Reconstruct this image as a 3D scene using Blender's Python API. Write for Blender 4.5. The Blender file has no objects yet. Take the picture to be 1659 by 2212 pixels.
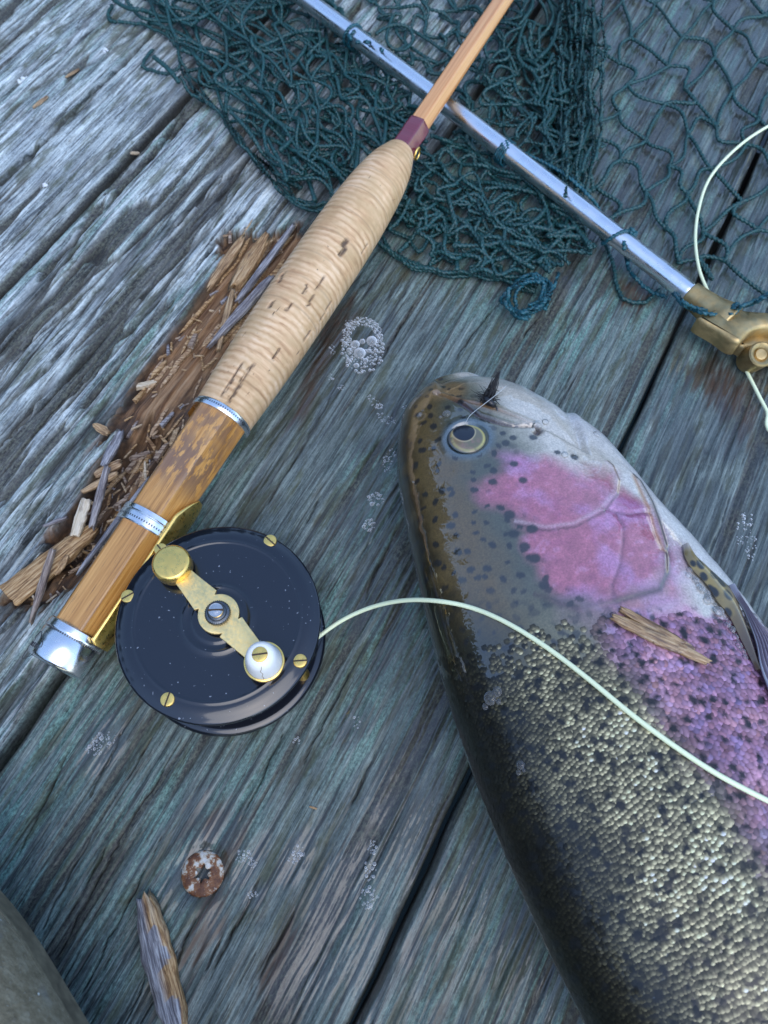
import bpy, math, random
import numpy as np
from mathutils import Vector, Matrix
from mathutils.bvhtree import BVHTree

R = math.radians
rng = np.random.default_rng(11)
random.seed(5)
SC = bpy.context.scene
COL = SC.collection

# ------------------------------------------------------------------ camera
PITCH, CAM_H, F_PX = R(65.5), 0.269, 1650.0       # looking down; height over the deck; focal length in 1659-px-wide units
W0, H0 = 1659.0, 2212.0
cam_d = bpy.data.cameras.new('camera')
cam = bpy.data.objects.new('camera', cam_d); COL.objects.link(cam)
cam.location = (0, 0, CAM_H)
cam.rotation_euler = (R(90) - PITCH, 0, 0)
cam_d.sensor_fit = 'HORIZONTAL'
cam_d.lens = 4.2
cam_d.sensor_width = 4.2 * W0 / F_PX
cam_d.clip_start, cam_d.clip_end = 0.005, 2000
cam_d.dof.use_dof = True
cam_d.dof.focus_distance = 0.252
cam_d.dof.aperture_fstop = 3.2
SC.camera = cam

# ------------------------------------------------------------------ sky, sun, exposure
SUN_EL, SUN_AZ = 58.0, 160.0                      # azimuth clockwise from +Y
world = bpy.data.worlds.new('World'); SC.world = world
world.use_nodes = True
wn = world.node_tree.nodes; wl = world.node_tree.links
sky = wn.new('ShaderNodeTexSky'); sky.sky_type = 'NISHITA'; sky.sun_disc = False
sky.sun_elevation = R(SUN_EL); sky.sun_rotation = R(SUN_AZ)
sky.air_density = 1.0; sky.dust_density = 0.5; sky.ozone_density = 1.2
wl.new(sky.outputs[0], wn['Background'].inputs[0])
wn['Background'].inputs[1].default_value = 0.15
sun_d = bpy.data.lights.new('sun', 'SUN'); sun = bpy.data.objects.new('sun', sun_d); COL.objects.link(sun)
sun_d.energy = 0.5; sun_d.angle = R(50); sun_d.color = (1, 0.95, 0.88)
sd = Vector((math.sin(R(SUN_AZ)) * math.cos(R(SUN_EL)), math.cos(R(SUN_AZ)) * math.cos(R(SUN_EL)), math.sin(R(SUN_EL))))
sun.rotation_euler = sd.to_track_quat('Z', 'Y').to_euler()
SC.view_settings.view_transform = 'Standard'; SC.view_settings.look = 'None'
SC.view_settings.gamma = 1; SC.view_settings.use_curve_mapping = False
SC.view_settings.exposure = 1.4
try:
    SC.cycles.max_bounces = 8; SC.cycles.transparent_max_bounces = 16
    SC.cycles.use_denoising = True
except Exception:
    pass

# ------------------------------------------------------------------ measuring: a point of the photograph to a point at height z
CAMV = Vector((0, 0, CAM_H))
def ray(px, py):
    x = (px - W0 / 2) / F_PX; y = -(py - H0 / 2) / F_PX
    c, s = math.cos(PITCH), math.sin(PITCH)
    return Vector((x, c + y * s, -s + y * c))
def P(px, py, z=0.0):
    d = ray(px, py); t = (CAM_H - z) / -d.z
    return CAMV + d * t
def Pn(pts, z=0.0):
    return np.array([P(a, b, z)[:] for a, b in pts])

# ------------------------------------------------------------------ numeric helpers
def _h(ix, iy, seed):
    h = (ix.astype(np.int64) * 374761393 + iy.astype(np.int64) * 668265263 + seed * 974634777) & 0xFFFFFFFF
    h = ((h ^ (h >> 13)) * 1274126177) & 0xFFFFFFFF
    h = (h ^ (h >> 16)) & 0xFFFFFF
    return h / float(0xFFFFFF)
def noise(x, y, seed=0):
    x = np.asarray(x, float); y = np.asarray(y, float)
    ix = np.floor(x); iy = np.floor(y); fx = x - ix; fy = y - iy
    fx = fx * fx * (3 - 2 * fx); fy = fy * fy * (3 - 2 * fy)
    a = _h(ix, iy, seed); b = _h(ix + 1, iy, seed); c = _h(ix, iy + 1, seed); d = _h(ix + 1, iy + 1, seed)
    return (a + (b - a) * fx) * (1 - fy) + (c + (d - c) * fx) * fy
def fbm(x, y, seed=0, oct=4, gain=.5):
    t = 0; amp = 1; n = 0
    for k in range(oct):
        t = t + amp * noise(x * 2 ** k, y * 2 ** k, seed + 17 * k); n += amp; amp *= gain
    return t / n
def sstep(a, b, x):
    t = np.clip((x - a) / (b - a), 0, 1); return t * t * (3 - 2 * t)
def seg_dist(X, Y, poly, closed=False):
    P_ = np.asarray(poly)[:, :2]; n = len(P_); best = np.full(X.shape, 1e9)
    for i in range(n if closed else n - 1):
        a = P_[i]; b = P_[(i + 1) % n]; d = b - a; L = d @ d + 1e-15
        t = np.clip(((X - a[0]) * d[0] + (Y - a[1]) * d[1]) / L, 0, 1)
        best = np.minimum(best, np.hypot(X - a[0] - t * d[0], Y - a[1] - t * d[1]))
    return best
def inside(X, Y, poly):
    P_ = np.asarray(poly)[:, :2]; n = len(P_); r = np.zeros(X.shape, bool)
    for i in range(n):
        a = P_[i]; b = P_[(i + 1) % n]
        c = (a[1] > Y) != (b[1] > Y)
        with np.errstate(divide='ignore', invalid='ignore'):
            xi = (b[0] - a[0]) * (Y - a[1]) / (b[1] - a[1] + 1e-18) + a[0]
        r ^= c & (X < xi)
    return r
def sdist(X, Y, poly):                             # positive inside
    d = seg_dist(X, Y, poly, True)
    return np.where(inside(X, Y, poly), d, -d)
def smooth_path(pts, n):
    """Catmull-Rom through pts, n samples evenly spread over the knots"""
    p = np.asarray(pts, float); m = len(p)
    pp = np.vstack([2 * p[0] - p[1], p, 2 * p[-1] - p[-2]])
    t = np.linspace(0, m - 1, n); i = np.minimum(t.astype(int), m - 2); f = (t - i)[:, None]
    a, b, c, d = pp[i], pp[i + 1], pp[i + 2], pp[i + 3]
    return .5 * (2 * b + (c - a) * f + (2 * a - 5 * b + 4 * c - d) * f ** 2 + (3 * b - a - 3 * c + d) * f ** 3)

# ------------------------------------------------------------------ mesh helpers
class MB:
    def __init__(s): s.v = []; s.f = []; s.n = 0; s.at = {}
    def add(s, verts, faces, **at):
        verts = np.asarray(verts, float).reshape(-1, 3)
        s.v.append(verts); s.f += [tuple(int(i) + s.n for i in f) for f in faces]
        for k, val in at.items():
            val = np.asarray(val, float)
            if val.ndim == 0: val = np.full(len(verts), float(val))
            s.at.setdefault(k, []).append((s.n, val))
        s.n += len(verts); return s
    def build(s, name, mat, parent=None, smooth=True, sharp=None):
        me = bpy.data.meshes.new(name)
        V = np.vstack(s.v)
        me.from_pydata(V.tolist(), [], s.f)
        return finish(me, name, mat, parent, smooth, {k: (a, s.n) for k, a in s.at.items()}, sharp)
def finish(me, name, mat, parent, smooth, at, sharp=None):
    for k, (chunks, n) in at.items():
        first = chunks[0][1]
        if first.ndim == 1:
            full = np.zeros(n)
            for o, val in chunks: full[o:o + len(val)] = val
            a = me.attributes.new(k, 'FLOAT', 'POINT'); a.data.foreach_set('value', full.astype(np.float32))
        else:
            full = np.ones((n, 4))
            for o, val in chunks: full[o:o + len(val), :3] = val[:, :3]
            a = me.attributes.new(k, 'FLOAT_COLOR', 'POINT'); a.data.foreach_set('color', full.astype(np.float32).ravel())
    if smooth: me.polygons.foreach_set('use_smooth', [True] * len(me.polygons))
    if sharp is not None and smooth:
        me.set_sharp_from_angle(angle=R(sharp))
    me.update()
    o = bpy.data.objects.new(name, me); COL.objects.link(o)
    if mat: me.materials.append(mat)
    if parent: o.parent = parent
    return o
def grid_obj(name, V, mat, parent=None, wrap=False, at=None, smooth=True):
    """V: rows x cols x 3 as one quad sheet; wrap closes the columns"""
    n, m, _ = V.shape
    idx = np.arange(n * m).reshape(n, m)
    nx = np.roll(idx, -1, 1) if wrap else idx[:, 1:]
    cur = idx if wrap else idx[:, :-1]
    q = np.stack([cur[:-1], nx[:-1], nx[1:], cur[1:]], -1).reshape(-1, 4)
    me = bpy.data.meshes.new(name)
    me.vertices.add(n * m); me.vertices.foreach_set('co', V.reshape(-1).astype(np.float32))
    me.loops.add(q.size); me.loops.foreach_set('vertex_index', q.reshape(-1).astype(np.int32))
    me.polygons.add(len(q)); me.polygons.foreach_set('loop_start', np.arange(0, q.size, 4, dtype=np.int32))
    me.update(calc_edges=True); me.validate()
    return finish(me, name, mat, parent, smooth, {k: ([(0, np.asarray(a, float).reshape((n * m,) if np.ndim(a) == 2 else (n * m, -1)))], n * m) for k, a in (at or {}).items()})
def frames(pts):
    p = np.asarray(pts, float); t = np.gradient(p, axis=0); t /= np.linalg.norm(t, axis=1)[:, None] + 1e-12
    up = np.array([0, 0, 1.]) if abs(t[0, 2]) < .9 else np.array([1., 0, 0])
    n = np.cross(up, t[0]); n /= np.linalg.norm(n); N = [n]
    for i in range(1, len(p)):
        n = N[-1] - t[i] * (N[-1] @ t[i]); n /= np.linalg.norm(n) + 1e-12; N.append(n)
    N = np.array(N); return t, N, np.cross(t, N)
def tube(mb, pts, r, sides=8, lobes=0.0, pitch=.0035, caps=True, **at):
    """tube along pts; lobes > 0 turns the round section into a twisted two-ply cord"""
    p = np.asarray(pts, float); n = len(p); t, N, B = frames(p)
    r = np.broadcast_to(np.asarray(r, float), (n,))
    L = np.concatenate([[0], np.cumsum(np.linalg.norm(np.diff(p, axis=0), axis=1))])
    a = np.linspace(0, 2 * np.pi, sides, endpoint=False)
    ang = a[None, :] + (2 * np.pi * L / pitch / 1.0)[:, None] * (1 if lobes else 0)
    rad = r[:, None] * (1 + lobes * np.cos(2 * a))[None, :]
    V = p[:, None] + rad[..., None] * (np.cos(ang)[..., None] * N[:, None] + np.sin(ang)[..., None] * B[:, None])
    F = []
    for i in range(n - 1):
        for j in range(sides):
            k = (j + 1) % sides
            F.append((i * sides + j, i * sides + k, (i + 1) * sides + k, (i + 1) * sides + j))
    if caps:
        F.append(tuple(range(sides - 1, -1, -1))); F.append(tuple((n - 1) * sides + j for j in range(sides)))
    mb.add(V, F, **at); return mb
def lathe(mb, prof, seg=48, M=None, cap=True, **at):
    """prof: (radius, height) list turned about Z, then moved by matrix M"""
    n = len(prof); a = np.linspace(0, 2 * np.pi, seg, endpoint=False); V = []
    for r, z in prof:
        V.append(np.stack([r * np.cos(a), r * np.sin(a), np.full(seg, z)], 1))
    V = np.vstack(V)
    if M is not None:
        M = np.array(M); V = V @ M[:3, :3].T + M[:3, 3]
    F = []
    for i in range(n - 1):
        for j in range(seg):
            k = (j + 1) % seg
            F.append((i * seg + j, i * seg + k, (i + 1) * seg + k, (i + 1) * seg + j))
    if cap:
        F.append(tuple(range(seg - 1, -1, -1))); F.append(tuple((n - 1) * seg + j for j in range(seg)))
    mb.add(V, F, **at); return mb
def prism(mb, outline, z0, z1, bev=0.0, M=None, **at):
    """outline (x, y) counter-clockwise, extruded, top edge bevelled"""
    o = np.asarray(outline, float); n = len(o); c = o.mean(0)
    nr = np.roll(o, -1, 0) - np.roll(o, 1, 0); nr = np.stack([nr[:, 1], -nr[:, 0]], 1); nr /= np.linalg.norm(nr, axis=1)[:, None] + 1e-12
    rows = [(o, z0), (o, z1 - bev), (o - nr * bev * .4, z1 - bev * .3), (o - nr * bev, z1)] if bev else [(o, z0), (o, z1)]
    V = np.vstack([np.column_stack([q, np.full(n, z)]) for q, z in rows])
    if M is not None:
        M = np.array(M); V = V @ M[:3, :3].T + M[:3, 3]
    F = []
    for i in range(len(rows) - 1):
        for j in range(n):
            k = (j + 1) % n; F.append((i * n + j, i * n + k, (i + 1) * n + k, (i + 1) * n + j))
    F.append(tuple(range(n - 1, -1, -1))); F.append(tuple((len(rows) - 1) * n + j for j in range(n)))
    mb.add(V, F, **at); return mb
def empty(name, loc=(0, 0, 0), M=None):
    o = bpy.data.objects.new(name, None); COL.objects.link(o); o.empty_display_size = .01
    if M is not None: o.matrix_world = M
    else: o.location = loc
    return o
def tag(o, label=None, cat=None, group=None, kind=None):
    if label: o['label'] = label
    if cat: o['category'] = cat
    if group: o['group'] = group
    if kind: o['kind'] = kind
    return o
def basis(origin, x, up=(0, 0, 1)):
    x = Vector(x).normalized(); z = Vector(up); z = (z - x * z.dot(x)).normalized(); y = z.cross(x)
    return Matrix(((x.x, y.x, z.x, origin[0]), (x.y, y.y, z.y, origin[1]), (x.z, y.z, z.z, origin[2]), (0, 0, 0, 1)))

# ------------------------------------------------------------------ material helpers
class NT:
    def __init__(s, name):
        s.m = bpy.data.materials.new(name); s.m.use_nodes = True
        s.t = s.m.node_tree; s.b = s.t.nodes['Principled BSDF']; s.tc = None
    def n(s, typ, **kw):
        o = s.t.nodes.new('ShaderNode' + typ)
        for k, v in kw.items(): setattr(o, k, v)
        return o
    def l(s, a, b):
        if isinstance(b, str): b = s.b.inputs[b]
        if isinstance(a, (int, float)): b.default_value = a
        elif isinstance(a, (tuple, list)): b.default_value = tuple(a) + ((1,) if len(a) == 3 and b.type == 'RGBA' else ())
        else: s.t.links.new(a, b)
    def coord(s, scale=(1, 1, 1), loc=(0, 0, 0)):
        if not s.tc: s.tc = s.n('TexCoord')
        m = s.n('Mapping'); s.l(s.tc.outputs['Object'], m.inputs[0]); m.inputs['Scale'].default_value = scale; m.inputs['Location'].default_value = loc
        return m.outputs[0]
    def noise(s, scale, detail=4, rough=.55, loc=(0, 0, 0), dist=0.0, k=1.0):
        o = s.n('TexNoise'); s.l(s.coord(scale, loc), o.inputs['Vector']); o.inputs['Scale'].default_value = k
        o.inputs['Detail'].default_value = detail; o.inputs['Roughness'].default_value = rough; o.inputs['Distortion'].default_value = dist
        return o.outputs['Fac']
    def ramp(s, f, stops, interp='LINEAR'):
        o = s.n('ValToRGB'); s.l(f, o.inputs[0]); e = o.color_ramp; e.interpolation = interp
        while len(e.elements) < len(stops): e.elements.new(.5)
        for q, (p, c) in zip(e.elements, stops):
            q.position = p; q.color = tuple(c) + (1,) if not isinstance(c, (int, float)) else (c, c, c, 1)
        return o.outputs[0]
    def mix(s, f, a, b, mode='MIX'):
        o = s.n('Mix'); o.data_type = 'RGBA'; o.blend_type = mode
        s.l(f, o.inputs[0]); s.l(a, o.inputs[6]); s.l(b, o.inputs[7]); return o.outputs[2]
    def math(s, op, a, b=0.0, clamp=False):
        o = s.n('Math', operation=op); o.use_clamp = clamp; s.l(a, o.inputs[0]); s.l(b, o.inputs[1]); return o.outputs[0]
    def attr(s, name, out='Fac'):
        o = s.n('Attribute'); o.attribute_name = name; return o.outputs[out]
    def bump(s, h, strength=.5, dist=.001, prev=None):
        o = s.n('Bump'); o.inputs['Strength'].default_value = strength; o.inputs['Distance'].default_value = dist; s.l(h, o.inputs['Height'])
        if prev is not None: s.l(prev, o.inputs['Normal'])
        return o.outputs[0]
def simple(name, col, rough=.5, metal=0.0, coat=0.0, var=.0, vscale=200, bump=0.0, ior=None):
    t = NT(name)
    if var:
        f = t.noise((vscale,) * 3, 5)
        c = t.ramp(f, [(.3, tuple(max(0, x * (1 - var)) for x in col)), (.7, tuple(min(1, x * (1 + var)) for x in col))])
        t.l(c, 'Base Color')
        t.l(t.ramp(f, [(.3, rough * .8), (.7, min(1, rough * 1.25))]), 'Roughness')
    else:
        t.l(col, 'Base Color'); t.l(rough, 'Roughness')
    t.l(metal, 'Metallic'); t.l(coat, 'Coat Weight'); t.b.inputs['Coat Roughness'].default_value = .05
    if bump: t.l(t.bump(t.noise((vscale * 4,) * 3, 4), bump, .0004), 'Normal')
    return t.m

# ================================================================== SETTING: lake, far wood, deck
def make_water():
    t = NT('lake_water'); t.l((.012, .02, .024), 'Base Color'); t.l(.08, 'Roughness')
    t.l(t.bump(t.noise((.8, 1.4, 1), 4), .25, .2), 'Normal')
    mb = MB(); a = np.linspace(0, 2 * np.pi, 64, endpoint=False)
    mb.add(np.column_stack([np.cos(a) * 900, np.sin(a) * 900, np.full(64, -.6)]), [tuple(range(64))])
    tag(mb.build('water', t.m, smooth=False), kind='structure')
def make_far_wood():
    # the dark bank of trees whose reflection lies in the wet fish and in the black reel
    m = simple('far_foliage', (.018, .03, .016), .9, var=.5, vscale=1.5)
    mb = MB(); r = np.random.default_rng(3)
    for k in range(230):
        az = R(r.uniform(-160, 42)); lf = az < R(-25); d = r.uniform(15, 24); h = (r.uniform(7.5, 12.0) if lf else r.uniform(6.0, 9.5)) * (.75 + .5 * noise(az * 4, 0, 9))
        x, y = math.sin(az) * d, math.cos(az) * d
        prof = [(.02, h)]
        w = r.uniform(1.3, 2.4); nl = 9
        for i in range(1, nl):
            q = i / nl; prof += [(w * q * r.uniform(.75, 1.1), h * (1 - q * .97) - .25), (w * q * .55, h * (1 - q * .97) - .15)]
        prof.append((.25, -.6)); prof = prof[::-1]
        M = Matrix.Translation((x, y, 0)) @ Matrix.Rotation(r.uniform(0, 6), 4, 'Z')
        lathe(mb, prof, 9, M, cap=False)
    o = mb.build('far_wood', m, smooth=False)
    tag(o, 'dark conifer wood along the far bank of the lake', 'wood', kind='stuff')
make_water(); make_far_wood()

AZ = R(28.27); A_ = np.array([math.sin(AZ), math.cos(AZ)]); L_ = np.array([-A_[1], A_[0]])
DECK_O = np.array(P(1106, 1475)[:2])
DECK_M = basis((DECK_O[0], DECK_O[1], 0), (A_[0], A_[1], 0))
def UV(pts):
    q = Pn(pts)[:, :2] - DECK_O
    return np.column_stack([q @ A_, q @ L_])
def uv_world(u, v, z=0.0):
    p = DECK_O + A_ * u + L_ * v; return np.array([p[0], p[1], z])

def wood_mat():
    t = NT('weathered_deck_wood')
    fine = t.noise((75, 2300, 150), 5, .70, (0, 0, 0), .08); med = t.noise((16, 480, 60), 6, .70, (3, 1, 0), .12); spk = t.noise((700, 1100, 700), 5, .75, (2, 7, 1)); big = t.noise((30, 85, 20), 4, .6, (7, 2, 0), .6)
    g = t.math('ADD', t.math('ADD', t.math('MULTIPLY', fine, .34), t.math('MULTIPLY', med, .46)), t.math('MULTIPLY', spk, .20))
    silver = t.ramp(g, [(.36, (.022, .024, .032)), (.43, (.125, .15, .155)), (.475, (.35, .40, .405)), (.53, (.57, .64, .64)), (.60, (.79, .86, .85))])
    dark = t.ramp(g, [(.36, (.009, .016, .014)), (.43, (.027, .046, .039)), (.495, (.060, .096, .080)), (.56, (.122, .178, .150)), (.65, (.25, .32, .28))])
    pale = t.attr('pale')
    c = t.mix(pale, dark, silver)
    c = t.mix(t.ramp(big, [(.42, .55), (.56, 0.)]), c, t.mix(1.0, c, (.42, .44, .48), 'MULTIPLY'))
    # grey-green lichen streaks along the grain
    ls = t.noise((26, 330, 40), 6, .72, (1, 9, 0), .25)
    lm = t.math('MULTIPLY', t.ramp(ls, [(.46, 0.), (.56, 1.)]), t.attr('moss'))
    c = t.mix(t.math('MULTIPLY', lm, .85), c, t.mix(t.ramp(spk, [(.38, 0.), (.62, 1.)]), (.040, .095, .080), (.22, .42, .35)))
    # olive algae, brown and blackish weather stains
    st3 = t.noise((30, 150, 20), 5, .68, (24, 1, 0), .3)
    c = t.mix(t.math('MULTIPLY', t.ramp(st3, [(.51, 0.), (.61, 1.)]), .7), c, t.mix(spk, (.02, .026, .012), (.105, .115, .052)))
    st = t.noise((26, 200, 20), 5, .68, (4, 4, 0), .2)
    c = t.mix(t.math('MULTIPLY', t.ramp(st, [(.55, 0.), (.66, 1.)]), .6), c, (.055, .040, .022))
    st2 = t.noise((18, 420, 20), 5, .70, (14, 4, 0), .15)
    c = t.mix(t.math('MULTIPLY', t.ramp(st2, [(.54, 0.), (.63, 1.)]), .75), c, (.016, .018, .022))
    c = t.mix(t.math('MULTIPLY', t.attr('stain'), t.ramp(t.noise((120, 800, 60), 5), [(.3, .35), (.6, 1.)])), c, (.060, .030, .014))
    lw_ = t.attr('low'); c = t.mix(t.math('MULTIPLY', lw_, .88), c, t.mix(t.ramp(spk, [(.44, 0.), (.60, 1.)]), t.mix(t.ramp(med, [(.4, 0.), (.6, 1.)]), (.012, .012, .014), (.050, .044, .042)), (.105, .110, .080)))
    # rotten brown heartwood
    rn = t.noise((22, 620, 90), 6, .7, (2, 5, 0), .3); rb = t.noise((160, 260, 100), 4, .6)
    rc = t.mix(t.ramp(rb, [(.35, 0.), (.6, .85)]), t.ramp(rn, [(.30, (.020, .011, .007)), (.43, (.12, .058, .026)), (.53, (.27, .145, .066)), (.68, (.44, .28, .15))]), (.050, .032, .024))
    rc = t.mix(t.math('MULTIPLY', t.attr('shelf'), .75), rc, t.ramp(rn, [(.34, (.07, .032, .014)), (.45, (.24, .12, .052)), (.56, (.42, .25, .125)), (.70, (.56, .38, .22))]))
    c = t.mix(t.attr('rot'), c, rc)
    ck = t.attr('crk'); c = t.mix(t.math('MULTIPLY', ck, .9), c, (.012, .011, .01))
    wet = t.attr('wet')
    c = t.mix(t.math('MULTIPLY', wet, .85), c, t.mix(.62, c, (.012, .013, .008)), 'MIX')
    t.l(c, 'Base Color')
    t.l(t.math('SUBTRACT', .76, t.math('MULTIPLY', wet, .34)), 'Roughness')
    t.l(wet, 'Coat Weight'); t.b.inputs['Coat Roughness'].default_value = .06
    b1 = t.bump(g, .65, .0009); b2 = t.bump(spk, .35, .0004, b1)
    t.l(b2, 'Normal')
    # the water film lies smoother than the fibres under it
    t.l(t.bump(t.noise((160, 420, 160), 3), .35, .0006), 'Coat Normal')
    return t.m
WOOD = wood_mat()

ROT_PX = [(470, 505), (520, 492), (585, 500), (640, 478), (668, 500), (720, 520), (700, 600), (640, 690), (520, 830), (440, 905), (372, 985), (318, 1062),
          (262, 1120), (205, 1215), (150, 1280), (75, 1320), (-20, 1310), (40, 1262), (92, 1222), (75, 1172), (130, 1122), (152, 1085), (188, 1030), (240, 955), (258, 930), (222, 948),
          (190, 962), (232, 915), (262, 862), (300, 802), (345, 742), (395, 682), (440, 620), (480, 560)]
ROT = UV(ROT_PX)
ROT_DEEP = UV([(352, 930), (300, 985), (255, 1060), (212, 1130), (180, 1190), (120, 1230), (85, 1180), (135, 1130), (200, 1035), (255, 945), (310, 900)])
SHELF = UV([(480, 520), (540, 500), (640, 485), (680, 520), (600, 640), (480, 760), (360, 880), (300, 905), (280, 880), (340, 780), (420, 660)])
WET_SHADE = [UV(q) for q in (
    [(850, 880), (900, 1250), (1010, 1640), (1260, 2212), (1500, 2400), (960, 2030), (850, 1820), (860, 1600), (780, 1330), (750, 1150), (770, 930)],  # wet film along the trout, the fish's shadow painted into its darkening
    [(1500, 700), (1800, 650), (1900, 1700), (1400, 1250), (1360, 980)],
    [(1000, 0), (1700, -50), (1700, 640), (1240, 620), (1150, 300)],
    [(700, 1750), (900, 1700), (880, 2212), (600, 2212)],
    [(800, 560), (700, 760), (640, 900), (560, 1060), (640, 1000), (780, 780), (860, 600)],
    [(330, 1830), (450, 1760), (520, 1800), (470, 1960), (440, 2050), (360, 2080), (390, 1960)])]
WETC = [(783, 730, 62), (820, 890, 34), (840, 990, 32), (808, 1080, 34), (798, 1135, 24), (222, 1602, 40), (535, 1855, 34), (640, 1845, 30), (545, 1933, 20), (800, 1910, 60), (690, 1960, 20), (1614, 1160, 60), (770, 1560, 30)]
STAINS = [UV(q) for q in (
    [(475, 1850), (520, 1800), (555, 1745), (540, 1790), (500, 1880), (470, 1990), (455, 2070), (400, 2060), (430, 1970)],
    [(420, 1790), (480, 1730), (470, 1770), (440, 1830)],
    [(1330, 622), (1380, 600), (1425, 622), (1410, 648), (1360, 655)], [(1470, 800), (1560, 770), (1640, 860), (1620, 960), (1540, 860)],
    [(545, 2140), (620, 2000), (640, 2050), (590, 2180)],
    [(700, 700), (760, 640), (770, 690), (700, 800), (660, 900), (630, 920)])]
CRACKS = [UV(q) for q in (
    [(740, 802), (695, 892), (640, 990), (550, 1127)], [(1094, 635), (1019, 720), (985, 775)], [(1159, 685), (1124, 735)],
    [(392, 1590), (330, 1700), (250, 1820)], [(350, 1555), (300, 1640), (270, 1690)], [(615, 1575), (570, 1670), (520, 1770)],
    [(198, 1813), (156, 1879), (87, 2014)], [(259, 1813), (196, 1927), (122, 2064)], [(346, 1810), (288, 1930), (217, 2062), (180, 2140)],
    [(315, 2109), (270, 2210)], [(333, 2149), (304, 2210)], [(420, 1990), (380, 2080), (350, 2150)], [(480, 2020), (440, 2110)],
    [(860, 1140), (820, 1220), (790, 1290)], [(760, 1440), (710, 1540), (650, 1660)], [(800, 1650), (760, 1740)], [(1399, 25), (1345, 120), (1289, 225)], [(1469, 35), (1379, 210)],
    [(1414, 205), (1359, 300)], [(1260, 300), (1200, 420)], [(900, 640), (850, 730), (800, 820)], [(975, 1180), (930, 1260)], [(270, 1560), (235, 1640), (190, 1730)],
    [(160, 1600), (100, 1720), (40, 1850)], [(230, 1830), (180, 1920)], [(560, 1900), (500, 2020), (440, 2140)], [(640, 1960), (560, 2110)], [(700, 1060), (660, 1130)])]
HARD = [UV(q) for q in ([(330, 70), (200, 200), (90, 310), (0, 395)],)]         # deep split in the far plank
RIDGES1 = [UV(q) for q in ([(560, 320), (440, 420), (330, 520)], [(420, 200), (330, 330), (250, 420), (120, 560)], [(460, 520), (350, 640), (250, 740), (110, 900)],
    [(360, 590), (250, 690), (120, 830), (0, 960)], [(520, 330), (430, 420), (350, 520)], [(260, 600), (180, 700), (40, 860)], [(330, 700), (200, 860), (100, 990)],
    [(290, 830), (180, 960), (60, 1100)], [(140, 640), (60, 740), (0, 800)], [(200, 1000), (120, 1090), (30, 1200)], [(560, 420), (470, 520), (420, 590)])]

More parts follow.
